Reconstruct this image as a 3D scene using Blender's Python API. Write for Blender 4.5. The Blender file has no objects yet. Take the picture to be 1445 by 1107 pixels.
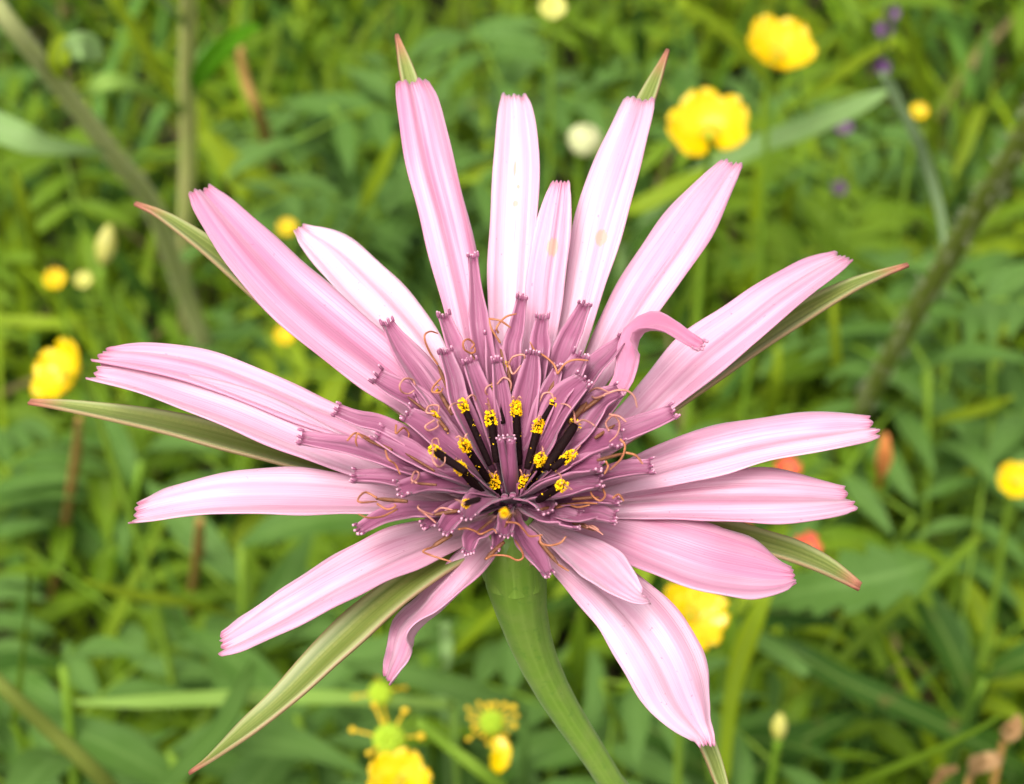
import bpy, math, random
import numpy as np
from mathutils import Vector, Matrix, noise as mnoise

random.seed(7)
RNG = np.random.default_rng(11)
R = math.radians
S = bpy.context.scene
COL = S.collection

# ------------------------------------------------------------------ camera
PITCH = R(40.0)                 # looking down
DIST = 0.174                    # camera to flower plane
VIEW_W = 0.5                    # picture width / distance
FLOWER = np.array([0.0, 0.0, 0.30])          # centre of the flower head
FWD = np.array([0.0, math.cos(PITCH), -math.sin(PITCH)])
UPV = np.array([0.0, math.sin(PITCH), math.cos(PITCH)])
RGT = np.array([1.0, 0.0, 0.0])
CAM = FLOWER - DIST * FWD + 0.0112 * UPV
cam_data = bpy.data.cameras.new('camera')
cam = bpy.data.objects.new('camera', cam_data)
COL.objects.link(cam)
cam.location = CAM
cam.rotation_euler = (math.pi / 2 - PITCH, 0, 0)
cam_data.sensor_width = 7.2
cam_data.lens = 7.2 / VIEW_W
cam_data.clip_start = 0.005
cam_data.clip_end = 2000
cam_data.dof.use_dof = True
cam_data.dof.focus_distance = 0.172
cam_data.dof.aperture_fstop = 8.8
S.camera = cam

# ------------------------------------------------------------------ sky, sun, exposure
SUN_EL, SUN_AZ = R(60), R(-155)   # azimuth measured from +Y towards +X
w = bpy.data.worlds.new('World')
S.world = w
w.use_nodes = True
nt = w.node_tree
nt.nodes.clear()
sky = nt.nodes.new('ShaderNodeTexSky')
sky.sky_type = 'NISHITA'
sky.sun_disc = False
sky.sun_elevation = SUN_EL
sky.sun_rotation = SUN_AZ
sky.air_density = 1.0
sky.dust_density = 4.0
sky.ozone_density = 1.0
hs = nt.nodes.new('ShaderNodeHueSaturation')
hs.inputs['Saturation'].default_value = 0.06
bg = nt.nodes.new('ShaderNodeBackground')
bg.inputs['Strength'].default_value = 0.13
wo = nt.nodes.new('ShaderNodeOutputWorld')
nt.links.new(sky.outputs[0], hs.inputs['Color'])
nt.links.new(hs.outputs[0], bg.inputs['Color'])
nt.links.new(bg.outputs[0], wo.inputs['Surface'])
sun_data = bpy.data.lights.new('sun', 'SUN')
sun_data.energy = 1.5
sun_data.angle = R(25)
sun_data.color = (1.0, 0.955, 0.88)
sun = bpy.data.objects.new('sun', sun_data)
COL.objects.link(sun)
sd = Vector((math.sin(SUN_AZ) * math.cos(SUN_EL), math.cos(SUN_AZ) * math.cos(SUN_EL), math.sin(SUN_EL)))
sun.rotation_euler = sd.to_track_quat('Z', 'Y').to_euler()
sun.location = (0, 0, 3)
S.view_settings.view_transform = 'Standard'
S.view_settings.look = 'None'
S.view_settings.gamma = 1
S.view_settings.exposure = 1.17
S.render.engine = 'CYCLES'

# ------------------------------------------------------------------ pixel helpers (photo 1445 x 1107)
def ray(px, py):
    x = (px - 722.5) / 1445 * VIEW_W
    y = (553.5 - py) / 1445 * VIEW_W
    return FWD + x * RGT + y * UPV

def at_h(px, py, h):            # where the pixel's ray meets the height h above the ground
    d = ray(px, py)
    t = (h - CAM[2]) / d[2]
    return CAM + t * d

def at_y(px, py, y):            # where the ray meets the upright plane y
    d = ray(px, py)
    return CAM + (y - CAM[1]) / d[1] * d

TS = np.linspace(0.10, 0.30, 1600)
def on_cone(px, py, e, apex):   # where the ray leaves the cone of elevation e above the flower centre
    d = ray(px, py)
    P = CAM[None] + TS[:, None] * d[None] - apex[None]
    f = P[:, 2] - math.tan(R(e)) * np.hypot(P[:, 0], P[:, 1])
    idx = np.nonzero((f[:-1] > 0) & (f[1:] <= 0))[0]
    if len(idx):
        i = idx[-1]
        k = f[i] / (f[i] - f[i + 1])
        t = TS[i] + k * (TS[i + 1] - TS[i])
    else:
        t = TS[int(np.argmax(f))]
    return CAM + t * d

def px_size(p):                 # metres per photo pixel at the point p
    return float(np.dot(np.asarray(p) - CAM, FWD)) * VIEW_W / 1445

# ------------------------------------------------------------------ small maths
def norm(v):
    v = np.asarray(v, float)
    n = np.linalg.norm(v, axis=-1, keepdims=True)
    return v / np.maximum(n, 1e-12)

def resample(K, n, samples=12):
    """Catmull-Rom through the rows of K, n rows evenly spaced along the first three columns."""
    K = np.asarray(K, float)
    if len(K) == 2:
        K = np.array([K[0], (K[0] + K[1]) / 2, K[1]])
    P = np.vstack([2 * K[0] - K[1], K, 2 * K[-1] - K[-2]])
    out = []
    for i in range(1, len(P) - 2):
        p0, p1, p2, p3 = P[i - 1], P[i], P[i + 1], P[i + 2]
        for t in np.linspace(0, 1, samples, endpoint=False):
            out.append(0.5 * ((2 * p1) + (-p0 + p2) * t + (2 * p0 - 5 * p1 + 4 * p2 - p3) * t * t + (-p0 + 3 * p1 - 3 * p2 + p3) * t ** 3))
    out.append(K[-1])
    out = np.array(out)
    s = np.concatenate([[0], np.cumsum(np.linalg.norm(np.diff(out[:, :3], axis=0), axis=1))])
    q = np.linspace(0, s[-1], n)
    return np.stack([np.interp(q, s, out[:, c]) for c in range(out.shape[1])], 1)

def tangents(C):
    return norm(np.gradient(C, axis=0))

# ------------------------------------------------------------------ object helpers
def mesh_from(name, V, F, uv=None, mats=(), midx=None, smooth=True):
    me = bpy.data.meshes.new(name)
    me.from_pydata([tuple(v) for v in np.asarray(V)], [], [tuple(int(i) for i in f) for f in F])
    for m in mats:
        me.materials.append(m)
    if uv is not None:
        lay = me.uv_layers.new(name='UVMap')
        vi = np.empty(len(me.loops), dtype=np.int32)
        me.loops.foreach_get('vertex_index', vi)
        lay.data.foreach_set('uv', np.asarray(uv, dtype=np.float32)[vi].ravel())
    if midx is not None:
        me.polygons.foreach_set('material_index', np.asarray(midx, dtype=np.int32))
    if smooth:
        me.polygons.foreach_set('use_smooth', np.ones(len(me.polygons), dtype=bool))
    me.update()
    return me

def link(name, data, parent=None, loc=None):
    o = bpy.data.objects.new(name, data)
    COL.objects.link(o)
    if parent is not None:
        o.parent = parent
        if loc is None:
            o.location = [-a for a in WORLD[parent.name]]
            WORLD[o.name] = (0.0, 0.0, 0.0)
            return o
    if loc is not None:
        o.location = loc
    WORLD[o.name] = tuple(o.location)
    return o
WORLD = {}

def thing(name, label, cat, loc, group=None):
    o = bpy.data.objects.new(name, None)
    COL.objects.link(o)
    o.empty_display_size = 0.01
    o.location = loc
    WORLD[o.name] = tuple(float(a) for a in loc)
    return tag(o, label, cat, group)

def tag(o, label=None, cat=None, group=None, kind=None):
    if label: o['label'] = label
    if cat: o['category'] = cat
    if group: o['group'] = group
    if kind: o['kind'] = kind
    return o

def solidify(o, th):
    m = o.modifiers.new('thickness', 'SOLIDIFY')
    m.thickness = th
    m.offset = 0
    return o

def grid_faces(nr, nc, wrap=False):
    F = []
    m = nc if wrap else nc - 1
    for i in range(nr - 1):
        for j in range(m):
            k = (j + 1) % nc
            F.append((i * nc + j, i * nc + k, (i + 1) * nc + k, (i + 1) * nc + j))
    return F

def tube(C, rad, nc=8, cap=True):
    """Tube along C (n,3) with radii rad; returns V, F, uv."""
    C = np.asarray(C, float)
    n = len(C)
    rad = np.broadcast_to(np.asarray(rad, float), (n,))
    T = tangents(C)
    a = np.array([0.3, 0.2, 0.93])
    if abs(np.dot(a, T[0])) > 0.95: a = np.array([1.0, 0, 0])
    U = norm(np.cross(T[0], a))
    V, uv = [], []
    for i in range(n):
        U = norm(U - np.dot(U, T[i]) * T[i])
        W = np.cross(T[i], U)
        for j in range(nc):
            th = 2 * math.pi * j / nc
            V.append(C[i] + rad[i] * (math.cos(th) * U + math.sin(th) * W))
            uv.append((j / nc, i / (n - 1)))
    F = grid_faces(n, nc, True)
    if cap:
        F.append(tuple(range(nc))[::-1])
        F.append(tuple((n - 1) * nc + j for j in range(nc)))
    return np.array(V), F, uv

def merge(parts):
    """[(V, F, uv, matindex)] to one."""
    VV, FF, UU, MI = [], [], [], []
    off = 0
    for V, F, uv, mi in parts:
        VV.append(np.asarray(V)); UU += list(uv)
        FF += [tuple(i + off for i in f) for f in F]
        MI += [mi] * len(F)
        off += len(V)
    return np.vstack(VV), FF, UU, MI

def blob(c, r, squash=(1, 1, 1), nr=4, nc=6):
    """A small rounded knob."""
    V, uv = [], []
    for i in range(nr + 1):
        th = math.pi * (0.06 + 0.88 * i / nr)
        for j in range(nc):
            ph = 2 * math.pi * j / nc
            V.append(np.asarray(c) + r * np.array([squash[0] * math.sin(th) * math.cos(ph), squash[1] * math.sin(th) * math.sin(ph), squash[2] * math.cos(th)]))
            uv.append((j / nc, i / nr))
    F = [f[::-1] for f in grid_faces(nr + 1, nc, True)]
    F.append(tuple(range(nc)))
    F.append(tuple(nr * nc + j for j in range(nc))[::-1])
    return np.array(V), F, uv

OCT_F = [(0, 2, 4), (2, 1, 4), (1, 3, 4), (3, 0, 4), (2, 0, 5), (1, 2, 5), (3, 1, 5), (0, 3, 5)]
def grain(c, r):
    o = np.array([[1, 0, 0], [-1, 0, 0], [0, 1, 0], [0, -1, 0], [0, 0, 1], [0, 0, -1]], float)
    q = norm(RNG.normal(size=(3, 3)))
    return np.asarray(c) + r * (o + 0.25 * RNG.normal(size=(6, 3))) @ q, OCT_F, [(0, 0)] * 6

# ------------------------------------------------------------------ materials
def new_mat(name):
    m = bpy.data.materials.new(name)
    m.use_nodes = True
    m.node_tree.nodes.clear()
    return m, m.node_tree

class NT:
    def __init__(s, t): s.t = t
    def n(s, typ, **kw):
        x = s.t.nodes.new(typ)
        for k, v in kw.items():
            if k.startswith('i_'):
                key = k[2:]
                x.inputs[int(key) if key.isdigit() else key].default_value = v
            else:
                setattr(x, k, v)
        return x
    def l(s, a, b): s.t.links.new(a, b)
    def math(s, op, a, b=None, c=None, clamp=False):
        x = s.n('ShaderNodeMath', operation=op, use_clamp=clamp)
        for i, v in enumerate((a, b, c)):
            if v is None: continue
            if isinstance(v, (int, float)): x.inputs[i].default_value = v
            else: s.l(v, x.inputs[i])
        return x.outputs[0]
    def mix(s, f, a, b, mode='MIX'):
        x = s.n('ShaderNodeMix', data_type='RGBA', blend_type=mode)
        for i, v in ((0, f), (6, a), (7, b)):
            if isinstance(v, (int, float)): x.inputs[i].default_value = v
            elif isinstance(v, tuple): x.inputs[i].default_value = (*v, 1)
            else: s.l(v, x.inputs[i])
        return x.outputs[2]
    def ramp(s, f, lo, hi):
        x = s.n('ShaderNodeMapRange', interpolation_type='SMOOTHSTEP')
        s.l(f, x.inputs[0])
        x.inputs[1].default_value = lo
        x.inputs[2].default_value = hi
        return x.outputs[0]
    def noise(s, vec, scale, detail=2.0, rough=0.5):
        x = s.n('ShaderNodeTexNoise', i_Scale=scale, i_Detail=detail, i_Roughness=rough)
        s.l(vec, x.inputs['Vector'])
        return x.outputs[0]
    def thin(s, col, trans, rough=0.5, spec=0.4, bump=None, bstr=0.3, bdist=0.0001, tcol=None, sheen=0.0):
        p = s.n('ShaderNodeBsdfPrincipled', i_Roughness=rough)
        p.inputs['Specular IOR Level'].default_value = spec
        p.inputs['Sheen Weight'].default_value = sheen
        p.inputs['Sheen Roughness'].default_value = 0.4
        s.l(col, p.inputs['Base Color'])
        out = s.n('ShaderNodeOutputMaterial')
        if bump is not None:
            b = s.n('ShaderNodeBump', i_Strength=bstr, i_Distance=bdist)
            s.l(bump, b.inputs['Height'])
            s.l(b.outputs[0], p.inputs['Normal'])
        if trans > 0:
            tr = s.n('ShaderNodeBsdfTranslucent')
            s.l(tcol if tcol is not None else col, tr.inputs[0])
            mx = s.n('ShaderNodeMixShader', i_0=trans)
            s.l(p.outputs[0], mx.inputs[1])
            s.l(tr.outputs[0], mx.inputs[2])
            s.l(mx.outputs[0], out.inputs[0])
        else:
            s.l(p.outputs[0], out.inputs[0])
        return p

def uvrand(N):
    tc = N.n('ShaderNodeTexCoord')
    sep = N.n('ShaderNodeSeparateXYZ')
    N.l(tc.outputs['UV'], sep.inputs[0])
    oi = N.n('ShaderNodeObjectInfo')
    return tc, sep.outputs[0], sep.outputs[1], oi

def streak(N, u, v, ku, kv, rnd, detail=2.0):
    c = N.n('ShaderNodeCombineXYZ')
    N.l(N.math('MULTIPLY', u, ku), c.inputs[0])
    N.l(N.math('MULTIPLY', v, kv), c.inputs[1])
    N.l(N.math('MULTIPLY', rnd, 37.0), c.inputs[2])
    return N.noise(c.outputs[0], 1.0, detail)

def petal_material(name, pale, pink, deep, base, spot=None, trans=0.3, margin=None, throat=0.36):
    m, t = new_mat(name)
    N = NT(t)
    tc, u, v, oi = uvrand(N)
    tint = N.n('ShaderNodeSeparateColor')
    N.l(oi.outputs['Color'], tint.inputs[0])
    rnd = oi.outputs['Random']
    broad = N.ramp(streak(N, u, v, 7, 0.9, rnd, 1.0), 0.36, 0.66)
    fine = N.ramp(streak(N, u, v, 55, 1.6, rnd, 2.0), 0.35, 0.7)
    patch = N.ramp(streak(N, u, v, 2.2, 3.0, rnd, 2.0), 0.35, 0.7)
    f = N.math('ADD', N.math('MULTIPLY', broad, 0.34), N.math('MULTIPLY', fine, 0.14))
    f = N.math('ADD', f, N.math('MULTIPLY', patch, 0.22))
    f = N.math('ADD', f, N.math('SUBTRACT', tint.outputs[0], 0.4), clamp=True)
    col = N.mix(f, pale, pink)
    # thin darker veins along the strap
    vein = streak(N, u, v, 26, 0.5, rnd, 0.0)
    vline = N.math('SUBTRACT', 1.0, N.ramp(N.math('ABSOLUTE', N.math('SUBTRACT', vein, 0.5)), 0.0, 0.022))
    col = N.mix(N.math('MULTIPLY', vline, 0.4), col, deep)
    if margin:
        em = N.ramp(N.math('ABSOLUTE', N.math('SUBTRACT', u, 0.5)), 0.34, 0.5)
        col = N.mix(N.math('MULTIPLY', em, 0.6), col, margin)
        dk = N.ramp(streak(N, u, v, 9, 2.2, rnd, 2.0), 0.52, 0.7)
        col = N.mix(N.math('MULTIPLY', dk, 0.45), col, base)
    # teeth at the tip and the throat at the base
    edge = N.math('ADD', v, N.math('MULTIPLY', N.math('SUBTRACT', fine, 0.5), 0.05))
    col = N.mix(N.math('MULTIPLY', N.ramp(edge, 0.955, 1.0), 0.75), col, deep)
    col = N.mix(N.math('MULTIPLY', N.math('SUBTRACT', 1.0, N.ramp(v, 0.05, throat)), 0.8), col, base)
    # dust specks
    sp = N.noise(tc.outputs['Object'], 2600, 1.0)
    col = N.mix(N.math('MULTIPLY', N.ramp(sp, 0.745, 0.79), 0.4), col, deep)
    if spot:
        for (su, sv, ru, rv) in spot:
            du = N.math('DIVIDE', N.math('SUBTRACT', u, su), ru)
            dv = N.math('DIVIDE', N.math('SUBTRACT', v, sv), rv)
            d = N.math('SQRT', N.math('ADD', N.math('MULTIPLY', du, du), N.math('MULTIPLY', dv, dv)))
            d = N.math('ADD', d, N.math('MULTIPLY', N.math('SUBTRACT', fine, 0.5), 0.3))
            col = N.mix(N.math('MULTIPLY', N.math('SUBTRACT', 1.0, N.ramp(d, 0.75, 1.05)), 0.7), col, (0.62, 0.36, 0.2))
    h = N.math('ADD', fine, N.math('MULTIPLY', broad, 2.0))
    N.thin(col, trans, rough=0.38, spec=0.45, bump=h, bstr=0.35, bdist=0.00006, sheen=0.25)
    return m

PALE, PINK, DEEP, THROAT = (0.80, 0.53, 0.64), (0.60, 0.22, 0.36), (0.48, 0.10, 0.20), (0.55, 0.30, 0.33)
M = {}
M['petal'] = petal_material('petal', PALE, PINK, DEEP, THROAT)
M['petal_spot'] = petal_material('petal_spotted', PALE, PINK, DEEP, THROAT, [(0.60, 0.60, 0.13, 0.020)])
M['petal_spot_faint'] = petal_material('petal_spotted_faint', PALE, PINK, DEEP, THROAT, [(0.55, 0.78, 0.16, 0.030)])
M['petal_bite'] = petal_material('petal_marked', PALE, PINK, DEEP, THROAT, [(0.52, 0.66, 0.05, 0.010), (0.48, 0.745, 0.03, 0.022), (0.55, 0.70, 0.04, 0.006)])
M['ligule'] = petal_material('floret', (0.38, 0.115, 0.215), (0.19, 0.040, 0.100), (0.13, 0.017, 0.052), (0.060, 0.010, 0.026), trans=0.2, margin=(0.58, 0.24, 0.36), throat=0.62)

def simple(name, c1, c2, scale=3000, rough=0.5, spec=0.4, trans=0.0, bd=0.0001, bs=0.4, sheen=0.0):
    m, t = new_mat(name)
    N = NT(t)
    tc = N.n('ShaderNodeTexCoord')
    oi = N.n('ShaderNodeObjectInfo')
    f = N.ramp(N.noise(tc.outputs['Object'], scale, 3.0), 0.3, 0.7)
    f = N.math('ADD', N.math('MULTIPLY', f, 0.65), N.math('MULTIPLY', oi.outputs['Random'], 0.35))
    N.thin(N.mix(f, c1, c2), trans, rough, spec, bump=f, bstr=bs, bdist=bd, sheen=sheen)
    return m

M['knob'] = simple('tooth_tip', (0.45, 0.16, 0.25), (0.64, 0.36, 0.45), 6000, 0.3, 0.6)
M['anther'] = simple('anther', (0.006, 0.0025, 0.003), (0.012, 0.004, 0.004), 5000, 0.7, 0.06)
M['anther_old'] = simple('old_anther', (0.10, 0.03, 0.012), (0.20, 0.075, 0.03), 4000, 0.5, 0.3)
M['pollen'] = simple('pollen', (0.85, 0.40, 0.002), (0.92, 0.62, 0.005), 3000, 0.8, 0.1)
M['stigma'] = simple('stigma', (0.42, 0.15, 0.13), (0.52, 0.24, 0.16), 2500, 0.5, 0.4)
M['stigma_old'] = simple('old_stigma', (0.42, 0.16, 0.06), (0.36, 0.11, 0.05), 2500, 0.5, 0.4)

def leaf_material(name, c1, c2, vein=(0.20, 0.30, 0.06), trans=0.42, rough=0.55, dead=0.0, spec=0.16, veins=1.0):
    m, t = new_mat(name)
    N = NT(t)
    tc, u, v, oi = uvrand(N)
    rnd = oi.outputs['Random']
    f = N.ramp(N.noise(tc.outputs['Object'], 90, 3.0), 0.3, 0.7)
    g = streak(N, u, v, 14, 1.5, rnd, 2.0)
    k = N.math('ADD', N.math('MULTIPLY', f, 0.35), N.math('MULTIPLY', rnd, 0.5))
    k = N.math('ADD', k, N.math('MULTIPLY', N.math('SUBTRACT', g, 0.4), 0.4), clamp=True)
    col = N.mix(k, c1, c2)
    mid = N.math('SUBTRACT', 1.0, N.ramp(N.math('ABSOLUTE', N.math('SUBTRACT', u, 0.5)), 0.02, 0.09))
    col = N.mix(N.math('MULTIPLY', mid, 0.55 * veins), col, vein)
    if dead:
        bn = N.ramp(N.noise(tc.outputs['Object'], 160, 4.0), 0.62, 0.72)
        col = N.mix(N.math('MULTIPLY', bn, dead), col, (0.22, 0.12, 0.04))
    N.thin(col, trans, rough, spec, bump=g, bstr=0.4, bdist=0.0004)
    return m

M['leaf_blue'] = leaf_material('blue_green_leaf', (0.078, 0.170, 0.022), (0.135, 0.245, 0.055), (0.17, 0.30, 0.07))
M['leaf_mid'] = leaf_material('mid_green_leaf', (0.100, 0.190, 0.006), (0.165, 0.265, 0.010), dead=0.4)
M['leaf_lime'] = leaf_material('lime_leaf', (0.21, 0.31, 0.007), (0.30, 0.38, 0.016), (0.2, 0.3, 0.06))
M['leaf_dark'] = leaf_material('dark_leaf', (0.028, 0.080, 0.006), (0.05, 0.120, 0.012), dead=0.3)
M['leaf_pale'] = leaf_material('pale_leaf', (0.22, 0.36, 0.11), (0.29, 0.42, 0.15), (0.30, 0.42, 0.18), rough=0.6)
M['leaf_vivid'] = leaf_material('vivid_leaf', (0.11, 0.33, 0.008), (0.15, 0.38, 0.015), (0.2, 0.42, 0.04))
M['leaf_soft'] = leaf_material('soft_leaf', (0.24, 0.40, 0.06), (0.29, 0.44, 0.09), (0.34, 0.46, 0.14))
M['leaf_sage'] = leaf_material('sage_leaf', (0.15, 0.23, 0.10), (0.20, 0.28, 0.13), (0.22, 0.24, 0.12), trans=0.2)
M['stalk_dark'] = leaf_material('dark_stalk', (0.10, 0.13, 0.018), (0.15, 0.18, 0.03), trans=0.0, veins=0)
M['stalk_olive'] = leaf_material('olive_stalk', (0.20, 0.24, 0.045), (0.26, 0.28, 0.075), trans=0.0, veins=0)
M['stalk_grey'] = leaf_material('grey_stalk', (0.34, 0.37, 0.13), (0.42, 0.43, 0.18), trans=0.0, veins=0)
M['stalk_pale'] = leaf_material('pale_stalk', (0.42, 0.46, 0.13), (0.48, 0.40, 0.18), trans=0.0, veins=0)
M['stalk_green'] = leaf_material('green_stalk', (0.13, 0.24, 0.015), (0.19, 0.29, 0.03), trans=0.0, veins=0)
M['stalk_red'] = leaf_material('red_stalk', (0.26, 0.13, 0.03), (0.33, 0.20, 0.06), trans=0.0, veins=0)
M['dry'] = leaf_material('dry_leaf', (0.34, 0.18, 0.07), (0.45, 0.29, 0.14), (0.3, 0.15, 0.06), trans=0.2)
M['orange_leaf'] = leaf_material('orange_leaf', (0.55, 0.17, 0.04), (0.65, 0.26, 0.08), (0.5, 0.2, 0.06), trans=0.2)
M['hair'] = simple('plant_hair', (0.42, 0.42, 0.26), (0.5, 0.5, 0.34), 500, 0.5, 0.4, 0.3)
M['buttercup'] = simple('buttercup_petal', (0.78, 0.50, 0.001), (0.86, 0.63, 0.003), 160, 0.22, 0.5, 0.3, 0.0002, 0.3)
M['stamen'] = simple('stamen', (0.62, 0.40, 0.01), (0.70, 0.46, 0.02), 900, 0.6, 0.3)
M['carpel'] = simple('carpel', (0.25, 0.38, 0.01), (0.36, 0.48, 0.02), 900, 0.5, 0.3)
M['bud'] = simple('bud_scale', (0.46, 0.50, 0.22), (0.58, 0.56, 0.30), 400, 0.6, 0.3, 0.2)
M['bud_yellow'] = simple('yellow_bud', (0.60, 0.55, 0.08), (0.66, 0.62, 0.2), 300, 0.6, 0.3, 0.25)
M['purple'] = simple('purple_petal', (0.07, 0.02, 0.09), (0.20, 0.09, 0.22), 300, 0.5, 0.3, 0.3)
M['red'] = simple('red_petal', (0.62, 0.05, 0.03), (0.72, 0.12, 0.06), 300, 0.5, 0.3, 0.3)

def bract_material():
    m, t = new_mat('bract')
    N = NT(t)
    tc, u, v, oi = uvrand(N)
    rnd = oi.outputs['Random']
    g = streak(N, u, v, 9, 1.2, rnd, 3.0)
    sp = N.ramp(N.noise(tc.outputs['Object'], 3500, 2.0), 0.45, 0.65)
    col = N.mix(N.ramp(g, 0.3, 0.7), (0.125, 0.165, 0.024), (0.235, 0.265, 0.062))
    col = N.mix(N.math('MULTIPLY', sp, 0.35), col, (0.14, 0.20, 0.03))
    e = N.math('ABSOLUTE', N.math('SUBTRACT', u, 0.5))
    col = N.mix(N.math('MULTIPLY', N.ramp(e, 0.27, 0.42), 0.45), col, (0.50, 0.49, 0.24))
    col = N.mix(N.math('MULTIPLY', N.ramp(e, 0.46, 0.5), 0.6), col, (0.33, 0.15, 0.09))
    col = N.mix(N.math('MULTIPLY', N.ramp(v, 0.9, 1.0), 0.8), col, (0.45, 0.13, 0.10))
    N.thin(col, 0.2, 0.45, 0.4, bump=g, bstr=0.5, bdist=0.00008)
    return m
M['bract'] = bract_material()

def stem_material():
    m, t = new_mat('flower_stem')
    N = NT(t)
    tc, u, v, oi = uvrand(N)
    g = streak(N, u, v, 18, 1.0, oi.outputs['Random'], 2.0)
    f = N.ramp(N.noise(tc.outputs['Object'], 500, 3.0), 0.35, 0.7)
    col = N.mix(N.ramp(g, 0.3, 0.7), (0.13, 0.235, 0.022), (0.185, 0.30, 0.04))
    col = N.mix(N.math('MULTIPLY', f, 0.4), col, (0.21, 0.28, 0.06))
    blot = N.ramp(N.noise(tc.outputs['Object'], 1400, 2.0), 0.6, 0.72)
    col = N.mix(N.math('MULTIPLY', blot, 0.5), col, (0.09, 0.20, 0.02))
    N.thin(col, 0.0, 0.42, 0.4, bump=g, bstr=0.5, bdist=0.0001, sheen=0.1)
    return m
M['flower_stem'] = stem_material()

def ground_material():
    m, t = new_mat('meadow_soil')
    N = NT(t)
    tc = N.n('ShaderNodeTexCoord')
    a = N.ramp(N.noise(tc.outputs['Object'], 14, 5.0, 0.65), 0.35, 0.65)
    b = N.ramp(N.noise(tc.outputs['Object'], 120, 4.0, 0.6), 0.4, 0.6)
    col = N.mix(a, (0.035, 0.026, 0.014), (0.035, 0.06, 0.012))
    col = N.mix(N.math('MULTIPLY', b, 0.6), col, (0.075, 0.05, 0.025))
    N.thin(col, 0.0, 0.9, 0.2, bump=b, bstr=0.7, bdist=0.004)
    return m
M['ground'] = ground_material()

def grass_material():
    m, t = new_mat('grass')
    N = NT(t)
    at = N.n('ShaderNodeAttribute', attribute_name='blade_colour')
    tc = N.n('ShaderNodeTexCoord')
    f = N.noise(tc.outputs['Object'], 60, 3.0)
    hsv = N.n('ShaderNodeHueSaturation')
    N.l(N.math('ADD', N.math('MULTIPLY', f, 0.7), 0.65), hsv.inputs['Value'])
    N.l(at.outputs['Color'], hsv.inputs['Color'])
    N.thin(hsv.outputs[0], 0.38, 0.55, 0.15)
    return m
M['grass'] = grass_material()

# ------------------------------------------------------------------ ground
def build_ground():
    xs = np.concatenate([-np.geomspace(300, 1.6, 10), np.linspace(-1.5, 1.5, 61), np.geomspace(1.6, 300, 10)])
    ys = np.concatenate([-np.geomspace(300, 1.3, 10), np.linspace(-1.2, 2.2, 69), np.geomspace(2.4, 300, 10)])
    V = []
    for y in ys:
        for x in xs:
            r = math.hypot(x, y)
            z = 0.018 * mnoise.noise(Vector((x * 6, y * 6, 0.3))) + 0.008 * mnoise.noise(Vector((x * 19, y * 19, 2.3))) - 0.012
            V.append((x, y, z))
    o = link('ground', mesh_from('ground', V, grid_faces(len(ys), len(xs)), mats=[M['ground']]))
    tag(o, 'dark soil of the meadow under the grass', kind='structure')
build_ground()

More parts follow.
